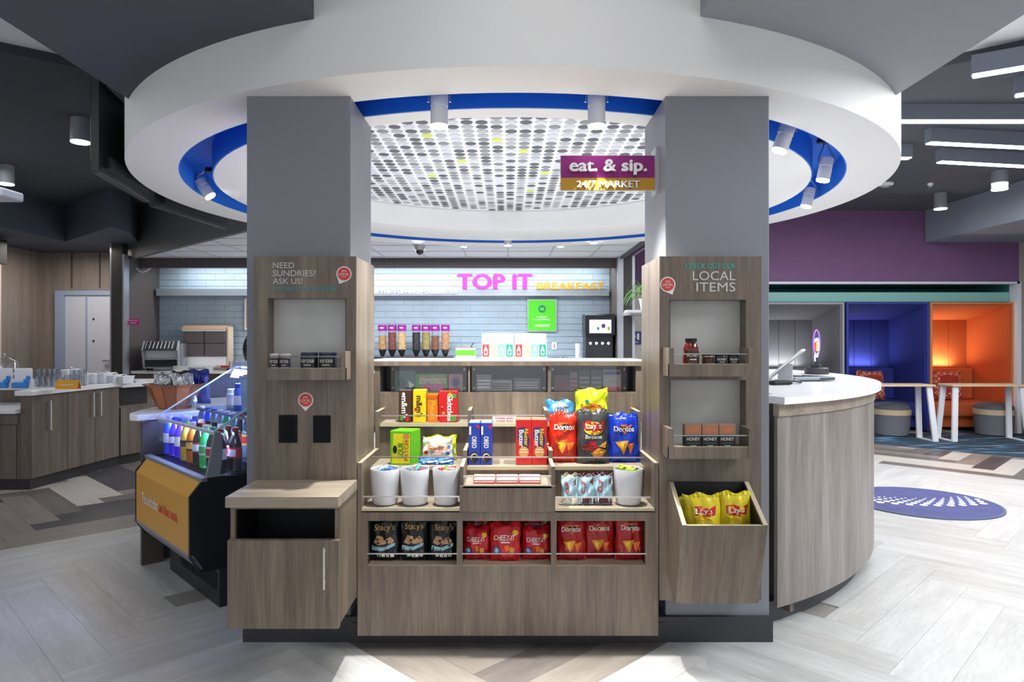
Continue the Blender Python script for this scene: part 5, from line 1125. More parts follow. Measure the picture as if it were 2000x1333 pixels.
# upper shelf things
p = Mc @ Vector((.50, .36, .946)); t = thing('tub', 'large pale blue tub on the upper shelf of the drinks case', 'tub', p, ca_); MB().lathe([(.085, 0), (.095, .01), (.105, .2), (.11, .205), (.11, .215)], 32).build('tub_body', mat('tub_blue', '7d9fd0', .35), t, local=True, smooth=True); MB().lathe([(.09, .214), (.085, .222)], 24).build('contents', mat('tub_red', 'c8505c', .5), t, local=True)
for k, (y, h, m, cm, l) in enumerate(((.19, .15, mat('jar_mix', 'a08c9c', .3, var=.4, vscale=70), ck_, 'glass jar with a dark lid beside the blue tub'), (.10, .14, mat('jar_pale', 'cfd6dc', .2), cg, 'pale jar with a green label near the end of the upper shelf'), (.58, .16, mat('jar_blue', '5a6fd0', .2), cb_, 'blue container behind the blue tub on the upper shelf'), (.70, .12, mat('jar_white', 'c4cce0', .3), cw, 'white container toward the far end of the upper shelf'))):
    p = Mc @ Vector((.48, y, .946)); t = thing('jar', l, 'jar', p, ca_, 'jars on the upper shelf of the case')
    MB().lathe([(.036, 0), (.04, .006), (.04, h*.75), (.03, h*.86)], 20).build('jar_body', m, t, local=True, smooth=True); MB().lathe([(.032, h*.85), (.034, h*.86), (.034, h)], 20).build('lid', cm, t, local=True); MB().lathe([(.0405, h*.2), (.0405, h*.55)], 20, cap=False).build('label_wrap', [lw, lg, lw, lw][k], t, local=True)
l_ = area('case_light', Mc @ Vector((.19, Lc/2, .885)), (0, 0, ca_), .05, Lc*.9, 14, (.40, .52, 1)); l_ = area('case_light', Mc @ Vector((.55, Lc/2, 1.18)), (0, 0, ca_), .08, Lc*.9, 16, (.45, .58, 1))
# ---- low white counter beyond the case, with wooden bowl
wc = thing('side_counter', 'white topped counter with rounded corner behind the drinks case', 'counter', (-1.9, 4.9, 0))
pts = [(-2.42, 4.85), (-2.40, 4.45), (-2.36, 4.28), (-2.31, 4.19), (-2.25, 4.16), (-1.70, 4.70), (-1.35, 5.0), (-1.3, 5.6), (-2.0, 5.75), (-2.4, 5.3)]
MB().prism(pts, .875, .912).build('countertop', QUARTZ, wc, bev=.006)
MB().prism([(-2.30, 4.8), (-2.27, 4.4), (-2.22, 4.22), (-1.72, 4.73), (-1.4, 5.05), (-1.35, 5.5), (-2.0, 5.65), (-2.28, 5.2)], .0, .875).build('base', mat('counter_base', '4a4c55', .5), wc)
MB().add([(-2.236, 4.175, 0), (-2.216, 4.155, 0), (-2.126, 4.235, 0), (-2.145, 4.255, 0), (-2.236, 4.175, .87), (-2.216, 4.155, .87), (-2.126, 4.235, .87), (-2.145, 4.255, .87)], [(0, 3, 2, 1), (4, 5, 6, 7), (0, 1, 5, 4), (1, 2, 6, 5), (2, 3, 7, 6), (3, 0, 4, 7)]).build('support_panel', mat('support_laminate_shaded', '4d4742', .5), wc)  # island laminate darkened, its shade put into the colour
def lbowl(): pass
bw = thing('wooden_bowl', 'square flared wooden bowl on the white counter behind the case', 'bowl', (-2.22, 4.58, .913), .5)
mb = MB()
for k in range(12):
    a = 2*math.pi*k/12; b = 2*math.pi*(k+1)/12-.02
    q = []
    for r, z in ((.10, 0), (.12, .03), (.165, .14), (.20, .165), (.185, .165), (.15, .135), (.105, .03), (.09, .012)):
        q += [(r*math.cos(a), r*math.sin(a), z), (r*math.cos(b), r*math.sin(b), z)]
    MB().add(q, [(2*i, 2*i+1, (2*i+3) % 16, (2*i+2) % 16) for i in range(8)]).build('stave', mat('bowl_teak', 'a9683a', .4, var=.25, vscale=12) if k % 2 else mat('bowl_teak_dark', '8a5028', .4), bw, local=True)
MB().lathe([(.10, .0), (.10, .012)], 24).build('bowl_base', mat('bowl_teak', 'a9683a', .4), bw, local=True)
cs2 = [(foil('foil_silver', 'b4b6bc', .2, .7), 'silver', -.09, .00, .0), (foil('foil_black2', '1c1c22'), 'black', .0, -.02, .2), (foil('foil_silver', 'b4b6bc', .2, .7), 'silver striped', .09, -.05, -.2), (foil('foil_navy', '1d2a80'), 'navy', .02, .09, .3), (foil('foil_navy', '1d2a80'), 'deep blue', .12, .07, -.1)]
for k, (m, nm, dx, dy, rl) in enumerate(cs2):
    Y = 4.58+dy; xc = -2.22+dx; zb_ = .935
    px = VX+xc/Y*F; hw = 40*.5; pb = VY-(zb_-H)/Y*F
    bag('snack_bag', '%s snack bag standing in the wooden bowl%s' % (nm, ['', ' at the front', ' at the right', ' at the back', ' at the back right'][k]), 'snack bag', 'snack bags in the wooden bowl', px-22, px+22, pb-62-4*(k % 2), pb, Y, m, [('band', poly2d([(-.6, .3), (.6, .5), (.6, .7), (-.6, .55)], 2), PW_ if k % 2 else PK)], .02, .1, seed=80+k, roll=rl)
# ================================================================ LEFT ISLAND
isl = thing('buffet_island', 'wood-clad breakfast buffet island with white worktop at left', 'island', (-5.2, 7.0, 0))
MB().prism([(-6.6, 6.26), (-4.36, 6.26), (-4.26, 7.5), (-4.1, 7.85), (-4.3, 8.4), (-6.6, 8.4)], 0, .10).build('toe_kick', mat('island_toe', '202024', .5), isl)
MB().prism([(-4.44, 6.25), (-4.35, 6.25), (-4.25, 7.48), (-4.10, 7.82), (-4.3, 8.35), (-6.5, 8.35), (-6.5, 6.9), (-4.46, 6.9)], .10, .86).build('carcass', WOODI, isl)
MB().prism([(-6.6, 6.25), (-4.445, 6.25), (-4.465, 6.89), (-6.6, 6.89)], .10, .70).build('low_carcass', WOODI, isl)
MB().prism([(-6.6, 6.18), (-4.44, 6.18), (-4.44, 6.89), (-6.6, 6.89)], .70, .74).build('low_worktop', QUARTZ, isl, bev=.004)
MB().box(-6.5, -4.46, 6.235, 6.25, .60, .69).build('low_band', WOODI, isl)
MB().box(-5.2, -4.47, 6.232, 6.249, .105, .59).build('door', WOODI, isl)
def along(p0, p1, s0, s1, off, z0, z1, th):
    d = Vector((p1[0]-p0[0], p1[1]-p0[1])); L = d.length; d /= L; n_ = Vector((d.y, -d.x))
    a = Vector(p0)+d*s0*L+n_*off; b = Vector(p0)+d*s1*L+n_*off
    return [(a.x, a.y), (b.x, b.y), (b.x+n_.x*th, b.y+n_.y*th), (a.x+n_.x*th, a.y+n_.y*th)], z0, z1
C0, C1, C2 = (-4.35, 6.25), (-4.25, 7.48), (-4.10, 7.82)
doors = []
for s0, s1 in ((.0, .36), (.365, .68), (.685, .99)):
    doors.append(MB().prism(*along(C0, C1, s0, s1, .002, .105, .855, .016)).build('door', WOODI, isl))
mb_h = ((.10, .74, .50, 0), (.63, .84, .50, 1), (.74, .84, .50, 2))
for s, z1_, z0_, di in ((.16, .80, .52, 0), (.64, .83, .58, 1), (.73, .83, .58, 2)):
    d = Vector((C1[0]-C0[0], C1[1]-C0[1])); p = Vector(C0)+d*s; n_ = Vector((d.y, -d.x)).normalized(); q = p+n_*.045; r = p+n_*.018
    MB().cyl((q.x, q.y, z0_), (q.x, q.y, z1_), .007, n=8).cyl((r.x, r.y, z0_+.03), (q.x, q.y, z0_+.03), .005, n=6).cyl((r.x, r.y, z1_-.03), (q.x, q.y, z1_-.03), .005, n=6).build('handle', mat('handle_bright', 'd6d6da', .3, .5), doors[di])
MB().prism(*along(C1, C2, .05, .95, .002, .105, .62, .016)).build('door', WOODI, isl); MB().prism(*along(C1, C2, .05, .95, .002, .65, .84, .004)).build('tray_slot', BLACK, isl)
MB().prism([(-4.46, 6.20), (-4.30, 6.20), (-4.20, 7.47), (-6.5, 7.47), (-6.5, 6.9), (-4.5, 6.9)], .862, .906).build('worktop', QUARTZ, isl, bev=.004)
MB().prism([(-6.5, 7.475), (-4.2, 7.475), (-3.98, 7.9), (-4.2, 8.45), (-6.5, 8.45)], .845, .89).build('rear_worktop', QUARTZ, isl, bev=.004)
def on_isl(px, Y): return XX(px, Y)
zI = .907
# things on island
Y = 6.75; t = thing('cake_dome', 'clear domed cake cover at the left edge of the island', 'dome', (XX(8, Y), Y, zI)); MB().lathe([(.04, 0), (.02, .02), (.02, .11), (.15, .12), (.15, .13)], 28).build('stand', QUARTZ, t, local=True, smooth=True)
MB().lathe([(.135, .131), (.135, .19), (.11, .25), (.05, .285), (.0, .29)], 28, cap=False).build('dome_cover', GLASS, t, local=True, smooth=True); MB().lathe([(.0, .29), (.012, .3), (.015, .32), (.0, .33)], 12, cap=False).build('knob', STEEL, t, local=True, smooth=True)
for k, (px, l) in enumerate(((2, 'blue and white napkin holder at the very left edge of the island'), (41, 'white napkin holder with a blue base cutout, left end of the island'))):
    Y = 6.55; t = thing('napkin_holder', l, 'napkin holder', (XX(px, Y), Y, zI), 0, 'napkin holders on the island')
    MB().box(-.085, .085, .02, .05, 0, .19).build('white_panel', mat('acrylic_white', 'e9ecf2', .3), t, local=True, bev=.015)
    MB().prof([(-.02, 0), (-.02, .05), (.02, .06), (.02, 0)], -.08, .06).prof([(-.015, .05), (-.015, .085), (.015, .085), (.015, .05)], .03, .075).ell((.068, 0, .1), .022, .015, .02).build('blue_figure', mat('holder_blue', '2f86d6', .4), t, local=True, bev=.006)
Y = 6.9; k = 0
for px, h, R in ((78, .17, .03), (88, .17, .03), (98, .17, .03), (108, .17, .03), (73, .10, .028), (84, .10, .028), (95, .10, .028), (107, .10, .028), (120, .10, .028), (132, .12, .028), (141, .16, .026), (151, .16, .026), (163, .17, .034)):
    Yk = 6.9 if h > .13 else 6.72
    t = thing('glass_tumbler', ['first', 'second', 'third', 'fourth', 'fifth', 'sixth', 'seventh', 'eighth', 'ninth', 'tenth', 'eleventh', 'twelfth', 'last'][k]+(' tall' if h > .13 else ' short')+' clear tumbler from the left on the island', 'glass', (XX(px, Yk), Yk, zI), 0, 'tumblers on the island'); k += 1
    MB().lathe([(R*.8, 0), (R*.85, .004), (R, h), (R*.94, h), (R*.78, .01)], 18).build('tumbler_wall', clear('tumbler_clear', (.86, .88, .92), .22, .1), t, local=True, smooth=True); MB().lathe([(R*.75, .004), (R*.77, .012)], 16).build('base_disc', mat('glass_base', 'c5cad2', .2), t, local=True)
Y = 6.45; t = thing('table_sign', 'yellow folded tent sign on the island front edge', 'sign', (XX(133, Y), Y, zI), -.0); MB().prof([(-.03, 0), (-.028, .001), (.0, .078), (.03, .001), (.032, 0), (0, .084)], -.105, .105).build('card', mat('sign_yellow', 'e8a31c', .5), t, local=True)
lay('lettering', [(text2d('BREAKFAST BAR', -.06, .06, .03, .045, .03), 0, 0)], lambda x, z, e: (x, -.030+z*.36-e, z), [PW_], t)
Y = 7.15
for i, (px, w_, h, l) in enumerate(((140, .10, .17, 'white paper goods box, left of the white container group'), (172, .14, .11, 'first white lidded food container right of the tumblers'), (190, .13, .12, 'second white lidded food container of the row'), (208, .13, .12, 'third white lidded food container of the row'), (226, .13, .11, 'fourth white lidded food container of the row'), (244, .12, .09, 'lowest white lidded container at the right end'))):
    w_ *= .68; Yk = 7.15+.07*i; t = thing('food_container', l, 'container', (XX(px, Yk), Yk, zI if Yk < 7.4 else .891), 0, 'white food containers on the island')
    MB().add([(-w_/2*.9, -.1, 0), (w_/2*.9, -.1, 0), (w_/2*.9, .1, 0), (-w_/2*.9, .1, 0), (-w_/2, -.12, h*.8), (w_/2, -.12, h*.8), (w_/2, .12, h*.8), (-w_/2, .12, h*.8)], [(0, 3, 2, 1), (4, 5, 6, 7), (0, 1, 5, 4), (1, 2, 6, 5), (2, 3, 7, 6), (3, 0, 4, 7)]).build('tub_body', mat('container_white', 'e4e6ee', .3), t, local=True, bev=.004)
    MB().box(-w_/2-.004, w_/2+.004, -.124, .124, h*.8, h*.92).build('lid', QUARTZ, t, local=True, bev=.008); MB().ell((0, 0, h*.98), .02, .02, .015).build('lid_knob', STEEL, t, local=True, smooth=True)
Y = 7.05; t = thing('serving_tray', 'clear tray along the island behind the yellow sign', 'tray', (XX(215, 7.75), 7.8, .891)); MB().box(-.33, .33, -.12, .12, 0, .02).build('tray_base', mat('tray_frost', 'c4cad0', .3), t, local=True, bev=.005); MB().box(-.33, .33, -.125, -.12, 0, .035).build('rim', ACRY, t, local=True)
# black bracket and light pilaster at far left
t = thing('wall_speaker', 'black boxy wall speaker high at the left edge', 'speaker', (-7.1, 9.4, 2.47)); MB().box(-7.25, -6.86, 9.15, 9.4, 2.40, 2.74).build('cabinet', mat('speaker_black', '2b2826', .5), t, bev=.005); MB().cyl((-7.0, 9.14, 2.5), (-7.0, 9.15, 2.5), .02).build('lens', SILV, t)
t = thing('projector', 'pale box hanging from the dark ceiling at the upper left edge', 'projector', (XX(6, 6.6), 6.6, 2.72)); MB().box(-.35, .1, -.15, .15, 0, .09).build('housing', mat('projector_pale', 'b9bfcc', .4), t, local=True, bev=.02); MB().cyl((-.1, 0, .09), (-.1, 0, .53), .02).build('drop_pole', BLACK, t, local=True)
# ================================================================ KITCHEN BACK COUNTER
kc = thing('back_counter', 'long kitchen back counter with white top under the blue tiles', 'counter', (-1.9, 10.3, 0))
MB().box(-5.53, 1.6, 10.12, 10.91, .1, .87).build('base_cabinets', WOODI, kc); MB().box(-5.53, 1.6, 10.18, 10.9, 0, .1).build('toe_kick', BASEB, kc); MB().box(-5.53, 1.61, 10.05, 10.905, .871, .914).build('worktop', QUARTZ, kc, bev=.003)
for k in range(14): MB().box(-5.5+k*.505, -5.5+k*.505+.495, 10.10, 10.119, .11, .86).build('door', WOODI, kc)
kz = .915
# metal light shelf across the tiles
sh = thing('light_shelf', 'long silver shelf rail across the tiled kitchen wall', 'shelf', (-1.9, 10.85, 2.0)); zs0 = ZZ(578, 10.75)
MB().box(-5.5, 1.58, 10.72, 10.905, zs0, zs0+.11).build('rail_body', mat('rail_silver', 'a9b3bd', .35, .2), sh, bev=.003); MB().box(-5.5, 1.58, 10.715, 10.72, zs0+.0, zs0+.012).build('rail_lip', SILV, sh)
def kt(st, px0, px1, py0, py1, m, name, label, bold, Y=10.69, d=.03):
    o = solid_text(name, st, px0, px1, py0, py1, Y, d, m, None, bold=bold); tag(o, label, 'lettering'); return o
kt('TOP IT', 892, 1041, 535, 565, mat('letter_magenta', 'e632c8', .4), 'wall_lettering', 'large magenta letters TOP IT above the shelf rail', .085)
kt('BREAKFAST', 1048, 1182, 552, 565.5, mat('letter_gold', 'e2ae2c', .4), 'wall_lettering', 'gold letters BREAKFAST to the right of the magenta letters', .085)
kt('EXPLORE THE TOPPING POSSIBILITIES', 690, 893, 566.5, 574, SW, 'wall_lettering', 'small white letters about topping possibilities on the rail', .08, Y=10.70, d=.012)
# cereal dispensers
DK = mat('dispenser_black', '1d1e22', .4); VI = mat('dispenser_violet', '8f1f8e', .4)
fills = ['b58a52', '7a3a2c', 'c9a876', '241f22', '8fa04a', '7c4a30', 'b9865a', 'c8a26a']
dz0 = kz
names = ['brown flakes', 'dark brown granola', 'pale oat cereal', 'black currants', 'mixed coloured cereal', 'chocolate pieces', 'tan almonds']
rack = thing('dispenser_rack', 'black rack carrying the row of cereal dispensers', 'rack', (-1.4, 10.5, kz)); MB().box(XX(733, 10.5)-.45, XX(885, 10.5), 10.42, 10.6, kz, kz+.2).build('rack_body', DK, rack, bev=.01); MB().box(XX(733, 10.4)-.4, XX(835, 10.4), 10.12, 10.4, kz, kz+.17).build('front_tray', mat('tray_grey', '4c4e54', .3), rack, bev=.01)
for i, (px, c) in enumerate(zip((747, 766, 785, 813, 832, 850, 870), ('b58a52', '74382a', 'd0ae7c', '1f1b1f', '9a8a4a', '7c4a30', 'b9865a'))):
    Y = 10.5; R = .066; z0 = kz+.201; t = thing('cereal_dispenser', 'tall clear dispenser of %s with violet top, in the back row' % names[i], 'dispenser', (XX(px, Y), Y, z0), 0, 'cereal dispensers on the back counter')
    zb1 = ZZ(683, Y)-z0; zt1 = ZZ(647, Y)-z0; ztt = ZZ(635, Y)-z0
    MB().lathe([(R*.3, 0), (R*.5, .02), (R*.95, zb1)], 20).build('spout', DK, t, local=True)
    MB().lathe([(R*.9, zb1), (R*.9, zt1-.02-.05*(i in (0, 5)))], 20).build('cereal', mat('cereal_%d' % i, c, .7, var=.45, vscale=45), t, local=True)
    MB().lathe([(R, zb1-.005), (R, zt1)], 20, cap=False).build('canister', ACRY, t, local=True, smooth=True); MB().lathe([(R*1.02, zt1), (R*1.02, ztt)], 20).build('top_band', VI, t, local=True)
    fn = lambda x, z, e, R=R: ((R*1.02+e)*math.sin(x), -(R*1.02+e)*math.cos(x), z); zm = (zt1+ztt)/2
    lay('label_print', [(rect2d(-.4, .4, zm-.008, zm+.01, 4, 1), 0, 0)], fn, [PW_], t)
def kbox(px0, px1, pt, pb, Y, d, m, name, label, cat): return None
Y = 10.3; t = thing('fruit_crate', 'green labelled clear box left of the sugar caddies', 'box', (XX(910, Y), Y, kz)); w = 38/F*Y/2
MB().box(-w, w, -.1, .1, 0, .33).build('clear_box', mat('box_pale', 'd5dcd2', .3), t, local=True, bev=.004); MB().box(-w-.002, w+.002, -.104, -.1, .225, .30).build('green_label', mat('label_lime', '6fd23c', .4), t, local=True)
rr = random.Random(2); mb = MB()
for k in range(14): mb.ell((rr.uniform(-w*.8, w*.8), rr.uniform(-.07, .07), .34), .03, .03, .02, 8, 6)
mb.build('packets', mat('packets_grey', '8e7f86', .5, var=.3, vscale=30), t, local=True, kind='stuff')
mb = MB().tube([(w*.5, 0, .35), (w*.8, 0, .41)], .006); mb.build('tongs', BLACK, t, local=True)
colk = [('c94c46', 'red'), ('ece3a0', 'cream'), ('8fc9e0', 'pale blue'), ('2fae8c', 'green')]
for q in range(2):
    px0 = 941+64.5*q; Y = 10.15; w = 62/F*Y; t = thing('sachet_caddy', ['left white sachet caddy with four bottle labels', 'right white sachet caddy with four bottle labels'][q], 'caddy', (XX(px0+31, Y), Y+.1, kz), 0, 'white sachet caddies on the back counter')
    MB().box(-w/2, w/2, -.1, .1, 0, .40).build('caddy_body', mat('caddy_white', 'f2f2f2', .35), t, local=True, bev=.004)
    MB().prof([(-.1, .401), (.1, .401), (.1, .55), (-.02, .53)], -w/2, w/2).build('caddy_lid', mat('caddy_lid', 'fbfbfb', .3), t, local=True, bev=.006)
    parts = []
    ms = [PW_]
    for k, (c, nm) in enumerate(colk):
        x = -w/2+w*(k+.5)/4; s = w/4*.42; ms.append(mat('caddy_'+nm.replace(' ', '_'), c, .4))
        parts += [(rect2d(x-s, x+s, .205, .385, 1, 1), k+1, 0), (poly2d([(x-s*.55, .225), (x+s*.55, .225), (x+s*.55, .31), (x+s*.2, .335), (x+s*.2, .365), (x-s*.2, .365), (x-s*.2, .335), (x-s*.55, .31)], 1), 0, 1), (rect2d(x-s*.35, x+s*.35, .25, .29, 1, 1), k+1, 2)]
    lay('label_print', parts, lambda x, z, e: (x, -.1-e, z), ms, t)
kt('COFFEE  MILK', 1071, 1110, 697, 701.5, PK, 'counter_lettering', 'tiny black lettering just above the display ledge', .02, Y=10.14, d=.005)
pl = thing('outlet_plate', 'white outlet plate on the tiles right of the caddies', 'outlet', W(1082.5, 683, 10.9)); MB().box(-.04, .04, -.012, 0, 0, .115).build('plate', QUARTZ, pl, local=True, bev=.002); MB().box(-.015, .015, -.014, -.012, .02, .095).build('socket', SILV, pl, local=True)
t = thing('framed_poster', 'bright green framed poster on the blue tiles', 'poster', W(1058.5, 648, 10.88)); w = 57/F*10.88/2; h = 63/F*10.88
MB().box(-w, w, -.02, .015, 0, h).build('frame', SILV, t, local=True)
lay('artwork', [(rect2d(-w*.93, w*.93, h*.03, h*.97, 1, 1), 0, 0), (disc2d(0, h*.70, w*.26, w*.26), 1, 1), (rect2d(-w*.14, w*.14, h*.65, h*.74, 1, 1), 0, 2), (text2d('YOGURT', -w*.4, w*.4, h*.43, h*.475, .03), 2, 1), (text2d('& OATMEAL', -w*.58, w*.58, h*.35, h*.40, .03), 2, 1), (rect2d(-w*.55, w*.55, h*.20, h*.22, 1, 1), 2, 1), (rect2d(-w*.5, w*.5, h*.15, h*.17, 1, 1), 2, 1)], lambda x, z, e: (x, -.02-e*2, z), [mat('poster_green', '4fd41c', .5), mat('poster_teal', '0f7a6c', .5), PW_], t)
# drink machine
Y = 10.2; t = thing('beverage_machine', 'black beverage machine with a lit screen at the right end of the counter', 'machine', (XX(1172.5, Y), Y+.25, kz)); w = 59/F*Y/2; h = ZZ(613, Y)-kz
MB().box(-w*.92, w*.92, -.15, .25, 0, h*.95).build('cabinet', mat('machine_graphite', '2e3138', .35), t, local=True, bev=.01)
zp1 = ZZ(655, Y)-kz; MB().prof([(-.25, zp1), (-.25, h-.03), (-.21, h), (.2, h), (.2, zp1)], -w, w).build('head', mat('machine_black', '17181c', .3), t, local=True, bev=.01)
MB().box(-w*.72, w*.72, -.256, -.25, ZZ(651, Y)-kz, ZZ(625, Y)-kz).build('screen', mat('screen_lit', 'dfe6ea', .4, emit='e9f0f2', es=.9), t, local=True)
parts = [(disc2d(-w*.55, ZZ(640, Y)-kz, .02, .03), 0, 0), (disc2d(-w*.15, ZZ(642, Y)-kz, .02, .025), 1, 0), (disc2d(w*.2, ZZ(637, Y)-kz, .03, .035), 2, 0), (disc2d(w*.55, ZZ(642, Y)-kz, .02, .03), 3, 0)]
lay('screen_picture', parts, lambda x, z, e: (x, -.257-e, z), [PCR, mat('ink_teal', '3c8a90', .5), mat('ink_violet', '5c3c8a', .5), mat('ink_lime', '9cb83a', .5)], t)
for k in range(4): MB().cyl((-w*.6+k*w*.4, -.155, ZZ(671, Y)-kz), (-w*.6+k*w*.4, -.15, ZZ(671, Y)-kz), .018).build('nozzle_light', mat('nozzle_glow', 'ffffff', emit='dff0ff', es=6), t, local=True)
MB().box(-w*.8, w*.8, -.25, -.15, 0, .04).build('drip_tray', SILV, t, local=True)
# cups stack
Y = 10.2; mb = thing('cup_stack', 'tall stack of white paper cups left of the beverage machine', 'cups', (XX(1129.5, Y), Y, kz))
for k in range(11): MB().lathe([(.034, .0+k*.034), (.046, .055+k*.034), (.049, .057+k*.034), (.049, .062+k*.034)], 16).build('paper_cup', CUPW, mb, local=True, smooth=True)
for k, (px, h, Yk) in enumerate(((1058, .18, 10.4), (1119, .1, 10.35))): pass
# toaster
Y = 9.95+.15; t = thing('conveyor_toaster', 'stainless conveyor toaster at the left end of the back counter', 'toaster', (XX(311, Y), Y+.20, kz), math.radians(18)); ST = mat('toaster_steel', '9d9fa4', .3, .7)
MB().box(-.26, .26, -.18, .20, .05, .40).build('housing', ST, t, local=True, bev=.01)
MB().prof([(-.36, .30), (-.36, .32), (-.18, .42), (-.17, .40)], -.24, .16).build('feed_rack', mat('rack_dark', '3f3e40', .4, .5), t, local=True)
for k in range(8): MB().tube([(-.22+k*.05, -.37, .325), (-.22+k*.05, -.18, .43)], .005).build('rack_wire', STEEL, t, local=True)
MB().box(-.25, .17, -.20, -.18, .19, .30).build('front_plate', SILV, t, local=True, bev=.004); MB().box(-.25, .17, -.21, -.18, .06, .16).build('outlet_slot', BLACK, t, local=True); MB().prof([(-.18, .05), (-.30, .04), (-.30, .05), (-.18, .07)], -.25, .2).build('catch_tray', ST, t, local=True)
for x in (-.27, .19): MB().prof([(-.34, .28), (-.36, .30), (-.18, .44), (-.16, .40), (-.18, .05), (-.22, .05)], x, x+.02).build('side_cheek', SILV, t, local=True)
for x in (-.22, .22):
    for y in (-.14, .16): MB().cyl((x, y, 0), (x, y, .05), .02).build('foot', BLACK, t, local=True)
# bread bin
Y = 10.58; t = thing('bread_case', 'brown doored bread display case with a wooden top on the counter', 'case', (XX(399, Y), Y+.12, kz)); w = 84/F*Y/2; h = ZZ(636, Y)-kz; z0 = ZZ(697, Y)-kz
MB().box(-w, w, -.10, .12, .0, z0).build('base_drawer', QUARTZ, t, local=True); MB().box(-w, w, -.10, .12, z0, h-.06).build('case_body', mat('case_body', '5f5a5c', .4), t, local=True)
for i in range(2):
    for j in range(2): MB().box(-w+.01+i*w, -w+w*(i+1)-.01, -.125, -.10, z0+.01+j*(h-.08-z0)/2, z0+(j+1)*(h-.08-z0)/2).build('door', mat('smoked_door', '6a5f60', .25), t, local=True, bev=.003)
MB().prof([(-.15, h-.06), (.12, h-.06), (.12, h), (-.05, h)], -w-.01, w+.01).build('wood_top', mat('bread_wood', 'a5805c', .5), t, local=True); MB().box(w+.005, w+.03, -.1, .1, 0, h-.02).build('end_panel', mat('bread_side', 'd9c6b0', .5), t, local=True)
MB().box(-w, w, -.14, -.125, h-.09, h-.055).build('scoop_rail', QUARTZ, t, local=True)
# waffle maker / dark rounded appliance
Y = 10.15; t = thing('rounded_appliance', 'rounded black appliance with a blue mark partly behind the left column', 'appliance', (XX(492, Y), Y+.28, kz)); MB().ell((0, 0, .31), .24, .16, .30, 24, 14).build('hood', mat('hood_black', '101318', .5), t, local=True, smooth=True); MB().cyl((0, 0, 0), (0, 0, .1), .16).build('base', BLACK, t, local=True); lay('mark', [(disc2d(-.08, .4, .035, .05), 0, 0)], lambda x, z, e: (x, -.19-e, z), [PBL], t)
t = thing('wall_poster', 'yellow edged poster on the tiles half hidden by the left column', 'poster', W(487, 645, 10.88)); MB().box(-.07, .2, -.02, .012, 0, .5).build('frame', QUARTZ, t, local=True); MB().box(-.04, .19, -.022, -.02, .03, .47).build('artwork', mat('poster_amber', 'e0a030', .5), t, local=True)
t = thing('condiment_rack', 'small chrome rack with red packets beside the rounded appliance', 'rack', (XX(455, 9.9), 10.12, kz)); MB().box(-.16, .16, -.05, .05, 0, .03).build('tray', SILV, t, local=True)
for k in range(4): MB().cyl((-.12+k*.08, 0, .03), (-.12+k*.08, 0, .14), .028, n=14).build('canister', mat('canister_pink', 'd8a8b0', .4) if k % 2 else SILV, t, local=True)
t = thing('red_packet_box', 'low box of red packets on the counter by the chrome rack', 'box', (XX(428, 9.98), 10.12, kz)); MB().box(-.12, .12, -.05, .05, 0, .05).build('tray', WOODH, t, local=True); MB().box(-.11, .11, -.04, .04, .05, .075).build('packets', PR, t, local=True, bev=.01)
t = thing('label_strip', 'white counter sign with black lettering below the bread case', 'sign', (XX(385, 10.09), 10.09, kz)); MB().box(-.35, .35, -.01, .01, 0, .07).build('plate', QUARTZ, t, local=True); lay('lettering', [(text2d('FRESH BAKED', -.13, .13, .022, .045, .03), 0, 0)], lambda x, z, e: (x, -.01-e, z), [PK], t)
t = thing('wall_plate', 'small magenta sign on the dark side wall left of the tiles', 'sign', W(261, 635, 9.99)); 
MB().box(-.09, .09, -.008, .0, 0, .085).build('plate', mat('plate_magenta', 'c92a86', .5), t, local=True); lay('lettering', [(text2d('PREP KITCHEN', -.07, .07, .055, .068, .03), 0, 0), (rect2d(-.04, .04, .025, .032, 1, 1), 0, 0)], lambda x, z, e: (x, -.008-e, z), [PW_], t)
mb = MB().tube([W(266, 524, 10.2), W(272, 530, 10.2), W(280, 532, 10.2), W(288, 529, 10.2), W(294, 524, 10.2)], .008); tag(mb.build('hanging_cable', QUARTZ), 'white looped cable under the kitchen beam at left', 'cable')
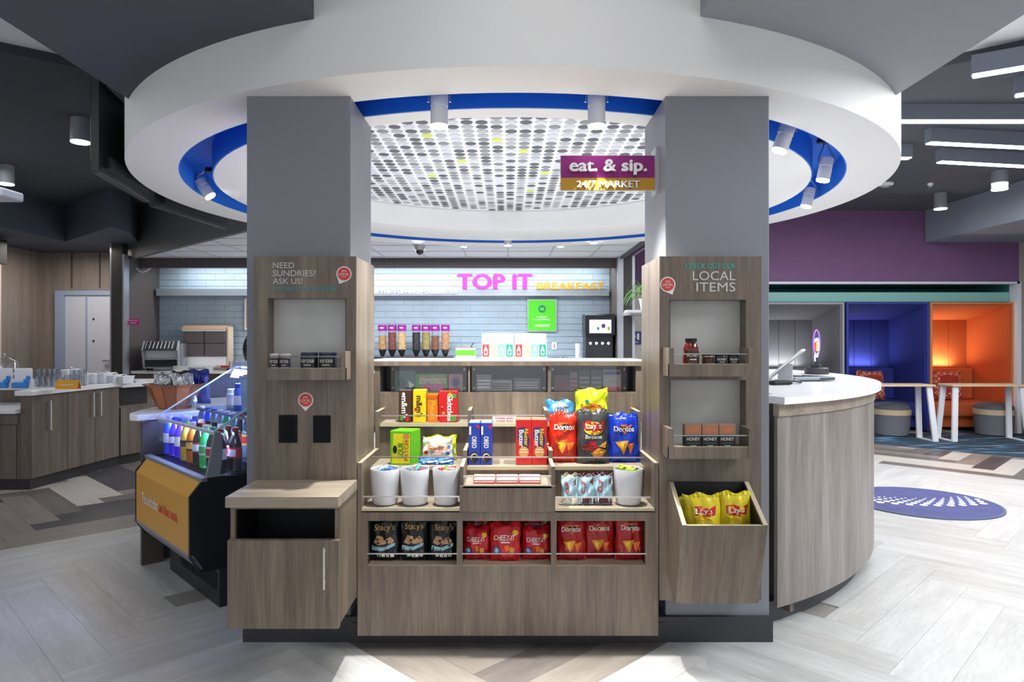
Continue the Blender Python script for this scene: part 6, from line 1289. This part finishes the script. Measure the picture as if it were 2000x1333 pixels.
# right of the kitchen: exit sign, plant
t = thing('exit_sign', 'navy blue EXIT sign with running figure on the cream wall', 'sign', W(1242, 673, 10.98)); w = .085
MB().box(-w, w, -.012, .0, 0, .205).build('plate', mat('exit_navy', '1c2c74', .4), t, local=True)
lay('pictogram', [(disc2d(-.028, .165, .011, .011), 0, 0), (poly2d([(-.045, .15), (-.015, .15), (-.005, .115), (-.02, .11), (-.03, .085), (-.05, .075), (-.04, .1), (-.05, .12)], 1), 0, 0), (rect2d(.015, .05, .075, .175, 1, 1), 0, 0), (text2d('EXIT', -.032, .032, .025, .045, .03), 0, 0)], lambda x, z, e: (x, -.012-e, z), [PW_], t)
t = thing('hanging_plant', 'spiky green plant on a shelf right of the kitchen opening', 'plant', (XX(1262, 9.4), 9.4, 1.78))
MB().lathe([(.07, 0), (.10, .14), (.105, .15)], 20).build('pot', QUARTZ, t, local=True, smooth=True)
rr = random.Random(9)
for k in range(22):
    a = rr.uniform(0, 6.28); L = rr.uniform(.22, .42); up = rr.uniform(.1, .35); pts = []
    if k < 10: a = rr.uniform(2.4, 3.9)
    vs = []; 
    for i in range(7):
        s = i/6; r = L*s; z = .13+up*math.sin(s*2.4)*1.1-.2*s*s; wd_ = .018*(1-s)**.6*(1 if s else .5)
        c = (r*math.cos(a), r*math.sin(a), z); n_ = (-math.sin(a)*wd_, math.cos(a)*wd_, 0)
        vs += [(c[0]+n_[0], c[1]+n_[1], c[2]), (c[0]-n_[0], c[1]-n_[1], c[2]+.004)]
    MB().add(vs, [(2*i, 2*i+1, 2*i+3, 2*i+2) for i in range(6)]).build('leaf', mat('leaf_green', '7fbf4a', .4) if k % 3 else mat('leaf_dark', '3f8a3c', .4), t, local=True, smooth=True)
t = thing('wall_shelf', 'pale wall shelf carrying the spiky plant right of the kitchen', 'shelf', (XX(1262, 9.4), 9.4, 1.74)); MB().box(-.28, .4, -.12, .12, 0, .035).build('board', QUARTZ, t, local=True); MB().box(-.2, .36, .12, .8, -.02, .035).build('side_wall_bracket', SILV, t, local=True)
